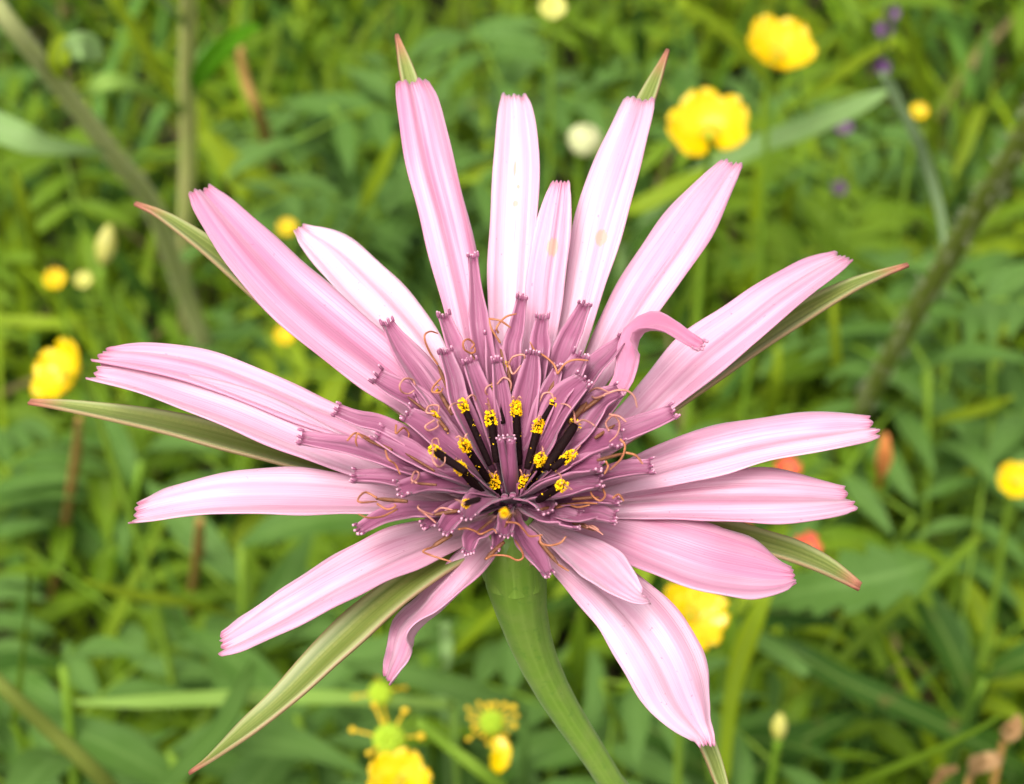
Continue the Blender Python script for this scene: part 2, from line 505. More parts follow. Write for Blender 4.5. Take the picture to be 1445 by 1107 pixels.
# ------------------------------------------------------------------ grass
def blades(n, x0, x1, y0, y1, hmin, hmax, wmin, wmax, rows, name, label, seed, clear=True):
    rg = np.random.default_rng(seed)
    x = rg.uniform(x0, x1, n); y = rg.uniform(y0, y1, n)
    h = rg.uniform(hmin, hmax, n) * (0.55 + 0.45 * rg.random(n))
    wd = rg.uniform(wmin, wmax, n)
    az = rg.uniform(0, 2 * math.pi, n)
    lean = rg.uniform(0.05, 0.6, n); bend = rg.uniform(0.1, 1.5, n)
    if clear:       # nothing grows up between the camera and the flower
        near = (y < 0.035) & (np.abs(x) < 0.14)
        h = np.where(near, np.minimum(h, 0.11), h)
    hue = rg.random(n); val = rg.uniform(0.6, 1.35, n)
    c1 = np.array([0.075, 0.160, 0.006]); c2 = np.array([0.19, 0.275, 0.007]); c3 = np.array([0.09, 0.195, 0.028]); c4 = np.array([0.26, 0.20, 0.08])
    colr = np.where((hue < 0.45)[:, None], c1 + (c2 - c1) * (hue / 0.45)[:, None], np.where((hue < 0.8)[:, None], c3, c2))
    colr = np.where((hue > 0.965)[:, None], c4, colr) * val[:, None]
    ts = np.linspace(0, 1, rows)
    V = np.zeros((n, rows, 3, 3))
    dx, dy = np.cos(az), np.sin(az)
    lx, ly = -dy, dx
    tw = rg.uniform(-0.8, 0.8, n)
    for i, t in enumerate(ts):
        ang = lean + bend * t ** 1.3
        if i == 0:
            cx, cy, cz = x.copy(), y.copy(), np.full(n, -0.02)
        else:
            st = h / (rows - 1)
            cx = cx + np.sin(ang) * dx * st; cy = cy + np.sin(ang) * dy * st; cz = cz + np.cos(ang) * st
        half = wd * 0.5 * (0.75 + 0.5 * t) * (1 - t ** 3.5) + 0.0001
        a = tw * t
        ex, ey = lx * np.cos(a) + dx * np.sin(a), ly * np.cos(a) + dy * np.sin(a)
        for k, s in enumerate((-1, 0, 1)):
            V[:, i, k, 0] = cx + ex * half * s + (np.cos(ang) * dx * half * 0.25 if s == 0 else 0)
            V[:, i, k, 1] = cy + ey * half * s + (np.cos(ang) * dy * half * 0.25 if s == 0 else 0)
            V[:, i, k, 2] = cz - (half * 0.25 if s == 0 else 0)
    V = V.reshape(-1, 3)
    pat = []
    for i in range(rows - 1):
        for k in range(2):
            a = i * 3 + k
            pat.append((a, a + 1, a + 4, a + 3))
    F = (np.array(pat)[None] + (np.arange(n) * rows * 3)[:, None, None]).reshape(-1, 4)
    me = bpy.data.meshes.new(name)
    me.vertices.add(len(V)); me.vertices.foreach_set('co', V.astype(np.float32).ravel())
    me.loops.add(F.size); me.loops.foreach_set('vertex_index', F.astype(np.int32).ravel())
    me.polygons.add(len(F))
    me.polygons.foreach_set('loop_start', np.arange(0, F.size, 4, dtype=np.int32))
    me.polygons.foreach_set('use_smooth', np.ones(len(F), dtype=bool))
    at = me.attributes.new('blade_colour', 'FLOAT_COLOR', 'POINT')
    cc = np.repeat(np.concatenate([colr, np.ones((n, 1))], 1), rows * 3, axis=0)
    at.data.foreach_set('color', cc.astype(np.float32).ravel())
    me.materials.append(M['grass'])
    me.update(calc_edges=True)
    o = link(name, me)
    tag(o, label, 'grass', kind='stuff')
    return o
blades(15000, -0.55, 0.55, -0.15, 1.0, 0.04, 0.155, 0.0014, 0.0048, 7, 'meadow_grass', 'fine green meadow grass filling the ground behind the flower', 5)
blades(9000, -3.0, 3.0, -1.5, 5.0, 0.06, 0.2, 0.004, 0.009, 4, 'outer_grass', 'coarser grass of the meadow farther out', 6)

# ------------------------------------------------------------------ generic strips
def strip(C, N, half, ns=7, curl=0.2, ridge=0.0, nridge=5, teeth=0.0, wav=0.0, asym=0.0, seed=0, curl_tip=None, serr=0.0, nserr=0, pleat=0.0):
    """A strap along C with upper normals N and half widths; the cross-section is a channel."""
    C = np.asarray(C); n = len(C)
    T = tangents(C)
    N = norm(N - np.sum(N * T, 1)[:, None] * T)
    L = np.cross(T, N)
    V, uv = [], []
    ss = np.linspace(-1, 1, ns)
    rg = random.Random(seed)
    ph = [rg.uniform(0, 6.28) for _ in range(4)]
    rows_in = max(2, n // 16)
    for i in range(n):
        v = i / (n - 1)
        cu = curl if curl_tip is None else curl + (curl_tip - curl) * v ** 2
        for s in ss:
            h = half[i]
            if serr and nserr:
                fr = (v * nserr) % 1.0
                h = h * (1 - serr * fr)
            off = cu * h * (s * s) + asym * h * max(0.0, s) ** 2 + ridge * math.cos(math.pi * nridge * s) * min(1, h / 0.0012)
            if pleat:
                off += pleat * math.cos(math.pi * (1.6 + 0.5 * math.sin(ph[3])) * s + ph[2] + 0.9 * math.sin(2.6 * v + ph[1])) * min(1, h / 0.002) * min(1, 4 * v)
            off += wav * h * (abs(s) ** 2) * math.sin(9 * v + ph[0] + (2.2 if s > 0 else 0)) * min(1, v * 3)
            edge = 1 + 0.03 * math.sin(17 * v + ph[1]) + 0.02 * math.sin(31 * v + ph[2]) if abs(s) > 0.99 else 1
            p = C[i] + L[i] * s * h * edge + N[i] * off
            if teeth > 0:
                back = n - 1 - i
                if back < rows_in:
                    x = ((s + 1) / 0.4) % 1.0
                    d = abs(x - 0.5) * 2
                    cell = min(4, int((s + 1) / 0.4)); q = (ph[0] * 7.3 + cell * 2.9) % 1.0
                    p = p - T[i] * teeth * (d ** 1.5 * (0.5 + 0.6 * ((q * 5.7) % 1)) + 0.55 * q) * (1 - back / rows_in)
            V.append(p); uv.append((s * 0.5 + 0.5, v))
    return np.array(V), grid_faces(n, ns), uv

# ------------------------------------------------------------------ THE FLOWER
flower_root = at_y(905, 1190, -0.006)
flower = thing('salsify_flower', 'large pink salsify flower head with dark anthers on a thick green stem', 'flower', (0.018, 0.02, 0.0))
HUB = FLOWER + np.array([0, 0, 0.0036])

def traced(pts, apex, n, base_r, base_z, roll=0.0):
    """pts tip->base [(px,py,width_px,elevation)]: returns centre line base->tip, normals, half widths."""
    pts = pts[::-1]
    P3 = [on_cone(p[0], p[1], p[3], apex) for p in pts]
    first = P3[0] - apex
    az = norm(np.array([first[0], first[1], 0.0]))
    b = apex + az * base_r + np.array([0, 0, base_z])
    K = [np.concatenate([b, [pts[0][2] * 0.5]])]
    for p, q in zip(P3, pts):
        K.append(np.concatenate([p, [q[2]]]))
    K = resample(K, n)
    C = K[:, :3]
    T = tangents(C)
    rad = C - apex
    rad[:, 2] = 0
    rad = norm(rad)
    el = np.arcsin(np.clip(T[:, 2], -1, 1))
    N = np.zeros_like(C)
    N[:, 2] = 1
    N = N * 1.0 - rad * 0.25
    N = norm(N - np.sum(N * T, 1)[:, None] * T)
    if roll:
        L = np.cross(T, N)
        v = np.linspace(0, 1, n)
        a = (R(roll) * v)[:, None] if not callable(roll) else np.array([R(roll(x)) for x in v])[:, None]
        N = N * np.cos(a) + L * np.sin(a)
    L = np.cross(T, N)
    # the width seen in the photograph, turned into the width across the strap
    half = np.zeros(n)
    for i in range(n):
        view = norm(C[i] - CAM)
        t2 = norm(T[i] - np.dot(T[i], view) * view)
        l2 = L[i] - np.dot(L[i], view) * view
        across = np.linalg.norm(l2 - np.dot(l2, t2) * t2)
        half[i] = 0.5 * K[i, 3] * px_size(C[i]) / max(across, 0.5)
    k = np.ones(5) / 5
    hp = np.concatenate([[half[0]] * 2, half, [half[-1]] * 2])
    half = np.convolve(hp, k, 'valid')
    return C, N, half

PETALS = [
 # (points tip->base, pinkness, curl, roll, material, wave)
 ([(581,113,44,33),(591,150,60,35),(607,230,69,36),(630,320,66,36),(648,400,62,36),(664,480,50,37),(690,600,34,40)], .80, .10, 0, 'petal', .04),
 ([(725,133,34,30),(728,162,48,33),(729,230,66,36),(724,330,66,37),(720,400,62,38),(717,470,54,39),(716,600,34,42)], .22, .08, 0, 'petal_bite', .03),
 ([(792,253,25,43),(786,290,41,44),(777,350,54,44),(770,400,56,44),(764,460,50,44),(740,600,32,46)], .55, .12, 0, 'petal_spot_faint', .04),
 ([(903,138,40,31),(894,168,52,34),(872,230,66,36),(850,300,72,37),(831,380,62,37),(812,460,48,38),(770,600,32,41)], .30, .06, 0, 'petal_spot', .04),
 ([(1034,227,30,28),(1008,262,50,30),(982,300,66,31),(945,355,76,32),(905,413,73,33),(872,468,63,34),(845,515,48,35),(780,630,30,38)], .50, .08, 0, 'petal', .04),
 ([(1193,363,22,17),(1150,387,43,20),(1098,422,58,23),(1050,460,62,24),(990,507,68,25),(937,557,58,25),(890,600,44,25),(800,670,28,30)], .58, .30, 0, 'petal', .06),
 ([(1237,604,30,12),(1165,612,56,15),(1080,624,66,16),(990,645,67,16),(930,662,56,16),(870,680,40,17),(790,705,25,20)], .52, .22, 0, 'petal', .05),
 ([(1203,705,33,3),(1130,704,64,6),(1050,704,71,8),(970,706,62,8),(890,712,45,8),(800,722,25,10)], .55, .16, 0, 'petal', .05),
 ([(1122,813,20,-2),(1092,810,58,-1),(1055,804,82,0),(1000,793,95,2),(940,773,92,4),(880,752,72,4),(810,735,42,5)], .78, .10, 0, 'petal', .05),
 ([(916,850,10,8),(900,845,24,10),(876,828,46,12),(845,801,60,12),(812,778,46,10),(780,758,28,8)], .48, .45, 0, 'petal', .05),
 ([(999,1057,24,-21),(993,1040,28,-20.8),(979,1018,62,-20),(962,986,98,-18),(938,932,110,-13),(905,882,104,-9),(865,840,88,-6),(815,802,60,-4),(770,768,36,-4)], .40, .06, 0, 'petal', .10),
 ([(548,963,15,-36),(562,932,32,-33),(578,893,46,-29),(615,855,46,-24),(648,820,46,-19),(674,790,46,-14),(694,765,30,-10)], .75, .35, 25, 'petal', .06),
 ([(310,915,28,-10),(345,897,40,-8),(400,866,58,-5),(470,826,66,-3),(545,788,70,-2),(610,763,56,-2),(665,748,32,0)], .52, .22, 0, 'petal', .07),
 ([(187,729,26,3),(235,718,45,6),(310,707,62,9),(400,705,67,10),(490,707,56,10),(580,713,36,10),(660,725,24,10)], .40, .30, 0, 'petal', .05),
 ([(130,527,30,12),(185,537,46,14),(265,562,58,16),(340,588,64,17),(420,622,60,17),(500,655,48,17),(600,690,28,18)], .46, .30, 0, 'petal', .05),
 ([(138,503,24,12),(200,508,40,15),(280,524,50,17),(360,553,52,18),(430,582,46,18),(510,615,40,18),(620,680,24,20)], .66, .20, 0, 'petal', .05),
 ([(281,267,29,20),(306,298,54,22),(350,350,74,24),(405,410,84,26),(470,468,85,27),(532,517,76,28),(590,563,60,29),(660,640,32,32)], 1.0, .12, 0, 'petal', .04),
 ([(420,321,12,19),(438,334,36,20),(470,358,60,21),(510,398,74,22),(553,443,74,23),(600,500,56,25),(660,600,30,32)], -.05, .06, 0, 'petal', .04),
]
def build_petals():
    for i, (pts, pinkness, curl, roll, mat, wave) in enumerate(PETALS):
        C, N, half = traced(pts, FLOWER, 58, 0.0020, 0.0012, roll)
        V, F, uv = strip(C, N, half, ns=21, curl=curl, ridge=0.00004, nridge=5, teeth=0.00045 if pts[0][2] > 20 else 0.0003, wav=wave, seed=i, pleat=0.00024)
        o = link('petal', mesh_from('petal', V, F, uv, [M[mat]]), flower)
        o.color = (pinkness, 0, 0, 1)
        solidify(o, 0.00014)
build_petals()

BRACTS = [
 [(560,50,2,30),(567,75,14,31),(577,112,24,32),(600,200,34,32),(640,380,40,31),(690,600,40,32)],
 [(942,71,2,28),(930,100,14,29),(914,137,25,30),(880,220,34,31),(820,400,40,32),(760,600,40,34)],
 [(1281,374,3,14),(1240,389,11,15),(1190,411,20,17),(1115,454,32,18),(1010,523,36,19),(900,600,36,20),(800,670,34,22)],
 [(1213,829,8,-9),(1190,815,18,-8),(1150,794,27,-6),(1095,774,32,-4),(1000,752,36,-2),(850,735,36,0)],
 [(1034,1150,4,-32),(1016,1100,20,-30),(1002,1062,22,-27.5),(978,1010,26,-24),(925,920,30,-18),(800,800,34,-8)],
 [(268,1091,2,-24),(300,1070,9,-22),(350,1030,24,-19),(405,982,35,-17),(470,918,45,-14),(540,855,45,-11),(610,803,40,-8),(680,765,34,-6)],
 [(42,568,4,4),(85,573,13,5),(150,584,23,6),(240,602,31,8),(330,625,36,9),(420,650,35,10),(490,670,30,10),(620,710,30,10)],
 [(191,288,2,14),(225,303,12,15),(280,340,24,17),(340,387,34,19),(430,462,40,21),(560,560,42,24),(650,640,36,27)],
]
def build_bracts():
    for i, pts in enumerate(BRACTS):
        C, N, half = traced(pts, FLOWER - np.array([0, 0, 0.0012]), 44, 0.0022, -0.0018)
        V, F, uv = strip(C, N, half, ns=11, curl=0.35, ridge=0.00004, nridge=3, wav=0.02, seed=50 + i)
        o = link('bract', mesh_from('bract', V, F, uv, [M['bract']]), flower)
        solidify(o, 0.0003)
build_bracts()

# inner florets: (points tip->base, elevation at the tip, pinkness)
FLORETS = [
 ([(667,363,14),(670,398,14),(674,440,26),(680,490,30)], 44, .2), ([(625,448,16),(637,480,22),(652,520,25)], 43, .3),
 ([(626,498,17),(639,538,27),(653,590,27)], 50, .5), ([(660,511,20),(674,551,28),(692,600,26)], 56, .5),
 ([(690,471,12),(698,505,29),(702,545,30)], 48, .45), ([(737,422,12),(729,468,23),(722,510,26)], 46, .3),
 ([(766,450,16),(762,478,24),(760,515,31)], 48, .35), ([(827,432,16),(812,466,26),(796,505,32)], 45, .35),
 ([(753,499,17),(748,540,34),(741,580,40),(735,635,28)], 56, .5), ([(824,505,22),(806,538,36),(782,572,36)], 50, .5),
 ([(831,541,20),(807,569,40),(782,605,42),(762,643,30)], 54, .55), ([(877,558,14),(850,576,34),(822,615,34),(797,640,22)], 42, .5),
 ([(881,481,10),(855,509,30),(828,540,30)], 38, .3), ([(953,588,18),(915,605,24),(878,620,30),(838,634,22)], 27, .3),
 ([(877,630,20),(840,638,31),(810,652,34),(780,672,26)], 38, .5), ([(919,666,17),(888,669,21),(855,676,22),(810,688,18)], 18, .35),
 ([(848,664,20),(818,669,27),(780,680,28)], 36, .5), ([(847,688,15),(818,692,22),(783,702,18)], 28, .45),
 ([(773,726,24),(760,710,34),(744,702,28)], 22, .55), ([(813,745,22),(790,740,24),(768,735,20)], 8, .45),
 ([(866,738,16),(839,732,26),(808,732,22)], 8, .35), ([(712,758,21),(714,745,26),(713,733,20)], 10, .5),
 ([(771,812,13),(755,788,31),(739,763,30),(730,745,22)], -12, .4), ([(659,734,22),(674,716,36),(694,703,30)], 24, .6),
 ([(627,753,24),(639,738,27),(657,728,26)], 12, .55), ([(661,781,15),(665,765,23),(678,756,25),(694,742,22)], 0, .35),
 ([(508,752,14),(540,735,21),(576,727,25),(620,725,24)], 4, .35), ([(566,699,22),(592,693,27),(630,690,31),(660,691,26)], 24, .5),
 ([(500,679,18),(530,680,20),(560,683,25),(600,685,24)], 16, .35), ([(530,621,20),(560,638,26),(592,655,29),(624,671,20)], 28, .45),
 ([(424,625,17),(455,630,18),(489,636,25),(525,647,26),(580,668,22)], 19, .25), ([(473,585,16),(506,598,20),(538,607,28),(590,635,26)], 24, .3),
 ([(570,591,18),(595,608,31),(622,631,35),(660,660,26)], 36, .45), ([(528,538,20),(555,555,28),(586,572,37),(610,598,35),(650,640,26)], 31, .35),
 ([(545,459,14),(564,493,30),(588,527,44),(613,563,44),(640,605,32)], 31, .2),
 ([(988,493,16),(968,481,18),(945,467,22),(918,463,26),(899,478,30),(888,510,28),(878,545,26),(830,610,22)], 40, .15),
 ([(590,560,12),(610,590,26),(650,640,24)], 33, .4), ([(700,510,12),(706,550,24),(712,600,24)], 58, .6), ([(790,520,12),(776,560,26),(758,610,26)], 55, .55),
 ([(600,745,12),(630,730,22),(668,718,22)], 6, .5), ([(700,775,10),(704,757,20),(708,742,18)], -4, .5), ([(870,712,10),(835,708,20),(795,710,20)], 14, .45),
]
def build_florets():
    for i, (pts, e, pk) in enumerate(FLORETS):
        m = len(pts)
        P = [(p[0], p[1], p[2], e + 6.0 * k / m) for k, p in enumerate(pts)]
        curled = i == 35
        if curled:
            P = [(p[0], p[1], p[2], ee) for p, ee in zip(pts, (44, 45, 45, 43, 40, 37, 36, 37))]
        C, N, half = traced(P, HUB, 30, 0.0006, -0.0008)
        V, F, uv = strip(C, N, half, ns=11, curl=0.46, curl_tip=0.9, ridge=0.00006, nridge=3, wav=0.12, seed=100 + i)
        parts = [(V, F, uv, 0)]
        # five little knobbed teeth
        n = len(C); T = norm(C[-1] - C[-3])
        last = V[(n - 1) * 11:]
        for s in (0, 2.5, 5, 7.5, 10):
            a = last[int(math.floor(s))]; b = last[int(math.ceil(s))]
            p = (a + b) / 2
            q = p + T * RNG.uniform(0.00012, 0.0004) + norm(N[-1]) * 0.0002 * RNG.random()
            tv, tf, tu = tube(np.array([p - T * 0.0001, (p + q) / 2, q]), [0.00008, 0.00009, 0.00005], 5)
            parts.append((tv, tf, [(0.5, 0.8)] * len(tv), 0))
            kv, kf, ku = blob(q, 0.00007 * RNG.uniform(0.6, 1.35), nr=3, nc=5)
            parts.append((kv, kf, ku, 1))
        V, F, uv, mi = merge(parts)
        o = link('floret', mesh_from('floret', V, F, uv, [M['petal' if curled else 'ligule'], M['knob']], mi), flower)
        o.color = (1.1 if curled else pk, 0, 0, 1)
        solidify(o, 0.00012)
    # the two closed florets standing in the middle
    for (tip, base, w0, w1, e) in (((706, 619), (714, 690), 11, 13, 80), ((720, 619), (721, 695), 16, 20, 82)):
        a = on_cone(tip[0], tip[1], e, HUB); b = HUB + (a - HUB) * np.array([0.15, 0.15, 0.0])
        C = resample([b, (a + b) / 2 + np.array([0, -0.0002, 0]), a], 16)
        r = np.interp(np.linspace(0, 1, 16), [0, .3, .8, 1], [w1 * .45, w1 * .55, w0 * .52, w0 * .5]) * px_size(a)
        V, F, uv = tube(C, r, 10)
        parts = [(V, F, [(u_, v_ * 0.9) for u_, v_ in uv], 0)]
        for j in range(5):
            q = V[-10 + 2 * j] + np.array([0, 0, 0.0001])
            kv, kf, ku = blob(q, 0.00012, nr=3, nc=5)
            parts.append((kv, kf, ku, 1))
        V, F, uv, mi = merge(parts)
        o = link('closed_floret', mesh_from('closed_floret', V, F, uv, [M['ligule'], M['knob']], mi), flower)
        o.color = (.6, 0, 0, 1)
build_florets()

def build_tubes():
    # pale tubes of the florets packed round the middle
    for k in range(22):
        a = k * 2.39996; rr = 0.00035 + 0.00125 * math.sqrt(k / 22)
        d = np.array([math.cos(a), math.sin(a), 0.0])
        top = HUB + d * rr * 1.25 + np.array([0, 0, 0.0012 - 0.5 * rr + RNG.uniform(-.0003, .0003)])
        C = resample([FLOWER + d * rr * 0.8, (HUB + FLOWER) / 2 + d * rr, top], 10)
        V, F, uv = tube(C, np.linspace(.00042, .0003, 10), 7)
        o = link('floret_tube', mesh_from('floret_tube', V, F, [(u_, v_ * .6) for u_, v_ in uv], [M['ligule']]), flower)
        o.color = (.25, 0, 0, 1)
build_tubes()

# anthers: tip, base, width px, elevation, pollen (0..1), old, stigma lines in pixels
ANTHERS = [
 ((696,677),(707,706),12,72,1,0,[[(696,674),(692,668),(689,664)],[(697,674),(699,667),(701,665)]]),
 ((740,679),(736,708),12,72,1,0,[[(738,673),(735,665),(733,663)],[(741,673),(747,671),(751,673)]]),
 ((648,659),(679,696),13,56,1,0,[[(646,656),(643,650),(644,647)]]),
 ((613,636),(648,660),12,46,.7,0,[[(611,636),(611,650),(619,659),(627,654),(628,645)],[(611,634),(610,622),(617,619),(620,628)]]),
 ((655,627),(682,668),12,62,1,0,[[(653,622),(649,616),(643,618)],[(656,621),(657,615),(660,612)]]),
 ((692,588),(699,640),12,66,1,0,[[(691,580),(689,572),(685,570)],[(692,578),(689,566),(688,562)]]),
 ((728,574),(731,640),12,66,1,0,[[(727,565),(724,560),(722,562)],[(730,564),(733,560),(736,563)]]),
 ((760,600),(747,650),12,66,.9,0,[[(760,594),(761,587),(764,590)]]),
 ((763,647),(750,678),12,64,.9,0,[[(764,642),(766,634),(765,630)],[(762,642),(768,636)]]),
 ((804,643),(784,658),11,50,1,0,[[(808,641),(814,635),(819,629)]]),
 ((812,599),(779,650),14,55,.15,0,[[(812,597),(809,581),(801,572),(791,570)],[(812,597),(823,593),(835,598),(842,604)]]),
 ((782,567),(764,596),9,59,.2,0,[[(782,565),(777,555),(767,556),(762,567)]]),
 ((700,546),(708,588),9,58,.35,0,[[(700,544),(691,544),(685,550),(688,557),(703,554)],[(701,543),(711,533),(721,540),(720,554)]]),
 ((653,571),(684,640),10,60,.8,0,[[(651,568),(638,571),(634,578),(640,585)],[(657,565),(665,558),(671,561),(670,568)]]),
 ((794,685),(766,702),12,42,.6,0,[[(793,683),(791,671),(784,667)],[(797,685),(807,691)]]),
 ((613,586),(628,604),9,42,.5,1,[[(613,584),(602,582),(606,573),(619,573),(618,584)],[(613,593),(600,602),(606,608),(618,602),(617,595)]]),
 ((617,548),(634,578),9,44,.05,1,[[(626,531),(613,544),(610,553),(621,554),(625,548)]]),
 ((618,516),(630,545),8,45,0,1,[[(618,515),(608,500),(600,482),(600,472),(608,468),(618,471)]]),
 ((717,516),(720,545),8,55,.12,1,[[(717,515),(724,504),(739,501),(740,509)],[(718,516),(724,528),(735,516)]]),
 ((706,485),(712,520),8,50,0,1,[[(706,484),(694,465),(690,450)],[(703,470),(701,462),(713,448),(729,443)],[(690,450),(706,453),(721,463)]]),
 ((787,529),(776,552),8,54,.05,1,[[(787,528),(781,514),(767,502),(755,495),(748,483)],[(787,528),(797,514),(811,508),(830,509)]]),
 ((853,557),(822,580),9,46,0,1,[[(853,558),(839,562),(832,554),(843,548),(858,553)],[(853,557),(871,551),(885,552),(895,560),(899,575)]]),
 ((828,568),(808,592),13,50,0,1,[]),
 ((530,704),(566,707),9,20,0,1,[[(532,703),(516,695),(506,703),(508,709),(532,708)],[(532,711),(546,719),(558,715),(556,711)],[(560,719),(540,729),(520,731),(506,726)]]),
 ((611,727),(640,722),9,16,0,1,[[(611,727),(599,723),(590,717),(591,713)],[(591,719),(607,731),(615,738)],[(613,723),(623,717),(639,720)]]),
 ((609,773),(632,758),10,4,0,1,[[(609,773),(600,776),(597,779),(611,785),(637,793)]]),
 ((712,725),(714,716),9,40,.5,0,[[(709,726),(700,729),(689,733)],[(714,725),(722,724),(731,725)]]),
 ((657,711),(672,706),9,36,.5,0,[[(654,711),(648,707),(642,705)]]),
 ((684,790),(706,770),9,-4,0,1,[[(686,789),(697,784),(716,785),(730,791),(738,787),(736,777),(726,761)]]),
 ((801,711),(770,718),8,20,0,1,[[(785,717),(803,712),(823,710),(843,711)],[(801,711),(815,716),(832,713)]]),
 ((845,750),(815,740),8,6,0,1,[[(811,729),(823,739),(843,749),(851,755)],[(845,748),(835,742),(828,745)]]),
 ((788,797),(766,770),9,-7,0,1,[[(788,797),(796,802),(803,806)]]),
 ((512,618),(545,632),8,27,0,1,[[(490,622),(500,612),(510,614),(524,620)],[(512,618),(505,612),(502,622),(504,630)]]),
 ((868,600),(845,615),8,40,0,1,[[(859,608),(855,597),(865,587),(874,597),(871,613),(860,624)],[(860,585),(874,588),(884,596)]]),
 ((880,640),(850,648),7,38,0,1,[[(875,620),(882,629),(877,647),(861,663)],[(883,639),(897,643),(907,655)],[(855,651),(858,659),(853,669)]]),
 ((846,702),(815,704),7,24,0,1,[[(849,687),(854,699),(847,707),(837,701),(833,693)],[(865,703),(873,698),(880,707)]]),
 ((575,560),(600,580),6,36,0,1,[[(586,545),(582,536),(571,535),(564,544),(567,553),(576,556),(585,551)]]),
 ((665,497),(675,525),6,50,0,1,[[(664,499),(655,493),(654,483),(661,479),(669,486),(664,493)],[(664,499),(670,497),(670,490)]]),
 ((572,640),(605,660),6,32,0,1,[[(544,636),(548,648),(558,656),(565,670)],[(559,600),(559,612),(569,604),(577,612),(575,622)]]),
 ((585,682),(610,684),6,30,0,1,[[(589,682),(581,678),(585,666),(591,668),(589,676),(581,682)]]),
 ((712,745),(720,730),6,18,0,1,[[(714,737),(730,739),(740,749),(748,757),(766,755)],[(762,757),(764,767),(777,770),(791,766),(799,757)]]),
 ((672,752),(690,738),6,12,0,1,[[(647,747),(659,746),(671,750),(679,754),(695,747),(701,753)]]),
]
def build_anthers():
    for i, (tip, base, wpx, e, pol, old, lines) in enumerate(ANTHERS):
        a = on_cone(tip[0], tip[1], e, HUB); b = on_cone(base[0], base[1], e + 4, HUB)
        inner = b + (b - a) * 0.25
        r = (0.36 if old else 0.5) * wpx * px_size(a)
        C = resample([inner, b, (a + b) / 2, a], 14)
        ax = norm(a - b)
        rad = r * np.interp(np.linspace(0, 1, 14), [0, .15, .75 if old else .9, 1], [.8, 1, 1, .35 if old else .75])
        V, F, uv = tube(C, rad, 10)
        # five anther ridges
        V = V.reshape(14, 10, 3); V[:, ::2] = C[:, None] + (V[:, ::2] - C[:, None]) * 0.86; V = V.reshape(-1, 3)
        at = link('anther_tube', mesh_from('anther_tube', V, F, uv, [M['anther_old' if old else 'anther']]), flower)
        if pol > 0.03:
            ng = int(150 * pol)
            L = 0.0013 * (0.4 + 0.6 * pol)
            side = norm(np.cross(ax, [0.1, 0.2, 1.0])); up = np.cross(ax, side)
            parts = []
            for _ in range(ng):
                t = RNG.uniform(-1.0, 0.35); ph = RNG.uniform(0, 6.283)
                rr = r * (1.02 + 0.28 * RNG.random()) * (1.0 if t < 0 else 1.0 - 1.3 * t)
                p = a + ax * (t * L * 0.75 + 0.0002) + rr * (math.cos(ph) * side + math.sin(ph) * up)
                parts.append((*grain(p, RNG.uniform(0.00006, 0.00013)), 0))
            for _ in range(int(8 * pol)):      # shed grains lying a little way down
                ph = RNG.uniform(0, 6.283)
                p = a - ax * RNG.uniform(0.8, 3.0) * L + r * 1.02 * (math.cos(ph) * side + math.sin(ph) * up)
                parts.append((*grain(p, RNG.uniform(0.00004, 0.00008)), 0))
            V, F, uv, mi = merge(parts)
            o = link('pollen', mesh_from('pollen', V, F, uv, [M['pollen']], mi, smooth=False), at)
            tag(o, kind='stuff')
        for ln in lines:
            K = [on_cone(p[0], p[1], e + 3 + 2 * math.sin(1.3 * k + i), HUB) for k, p in enumerate(ln)]
            C = resample(K, 9 * (len(ln) - 1) + 1)
            rr = 0.000075 * (1.15 if old else 1.0)
            rad = np.interp(np.linspace(0, 1, len(C)), [0, .8, 1], [rr * 1.1, rr, rr * .6])
            V, F, uv = tube(C, rad, 6)
            link('stigma', mesh_from('stigma', V, F, uv, [M['stigma_old' if (old and i % 3) else 'stigma']]), at)
build_anthers()

def build_stem():
    top = FLOWER + np.array([0, 0, 0.0005])
    K = [np.concatenate([top, [80]])]
    for (px, py, wd, y) in [(724,775,92,0.0), (727,812,92,0.0), (738,870,73,0.0), (758,930,60,0.0), (790,992,50,0.0), (828,1050,43,0.0), (862,1104,40,0.0), (885,1150,39,0.0005)]:
        K.append(np.concatenate([at_y(px, py, y), [wd]]))
    e = K[-1]
    K.append(np.array([0.0165, 0.004, 0.21, 44])); K.append(np.array([0.020, 0.012, 0.12, 56])); K.append(np.array([0.018, 0.02, -0.02, 70]))
    K = resample(K, 90)
    C = K[:, :3]
    r = 0.5 * K[:, 3] * np.array([px_size(FLOWER)] * len(C))
    V, F, uv = tube(C, r, 24)
    # fluted skin, and the collar where the bracts join
    V = V.reshape(len(C), 24, 3)
    for j in range(24):
        k = 1 + 0.018 * math.cos(8 * 2 * math.pi * j / 24)
        V[:, j] = C + (V[:, j] - C) * k
    o = link('stem', mesh_from('stem', V.reshape(-1, 3), F, uv, [M['flower_stem']]), flower)
    # receptacle: the swollen cup of bract bases under the head
    pr = [(0.0031, -0.0062), (0.00295, -0.0052), (0.0030, -0.0035), (0.0030, -0.0015), (0.0026, 0.0004), (0.0018, 0.0018), (0.0007, 0.0026)]
    V, uv = [], []
    base = at_y(727, 810, 0.0)
    for k, (rr, z) in enumerate(pr):
        for j in range(32):
            th = 2 * math.pi * j / 32
            q = rr * (1 + 0.035 * math.cos(8 * th)) * (0.9)
            f = (z + 0.0062) / 0.0088
            cx = base[0] * (1 - f) + FLOWER[0] * f
            V.append((cx + q * math.cos(th), q * math.sin(th), FLOWER[2] + z)); uv.append((j / 32 * 3 % 1, k / 6))
    F = grid_faces(len(pr), 32, True) + [tuple((len(pr) - 1) * 32 + j for j in range(32))]
    link('receptacle', mesh_from('receptacle', V, F, uv, [M['flower_stem']]), flower)
build_stem()

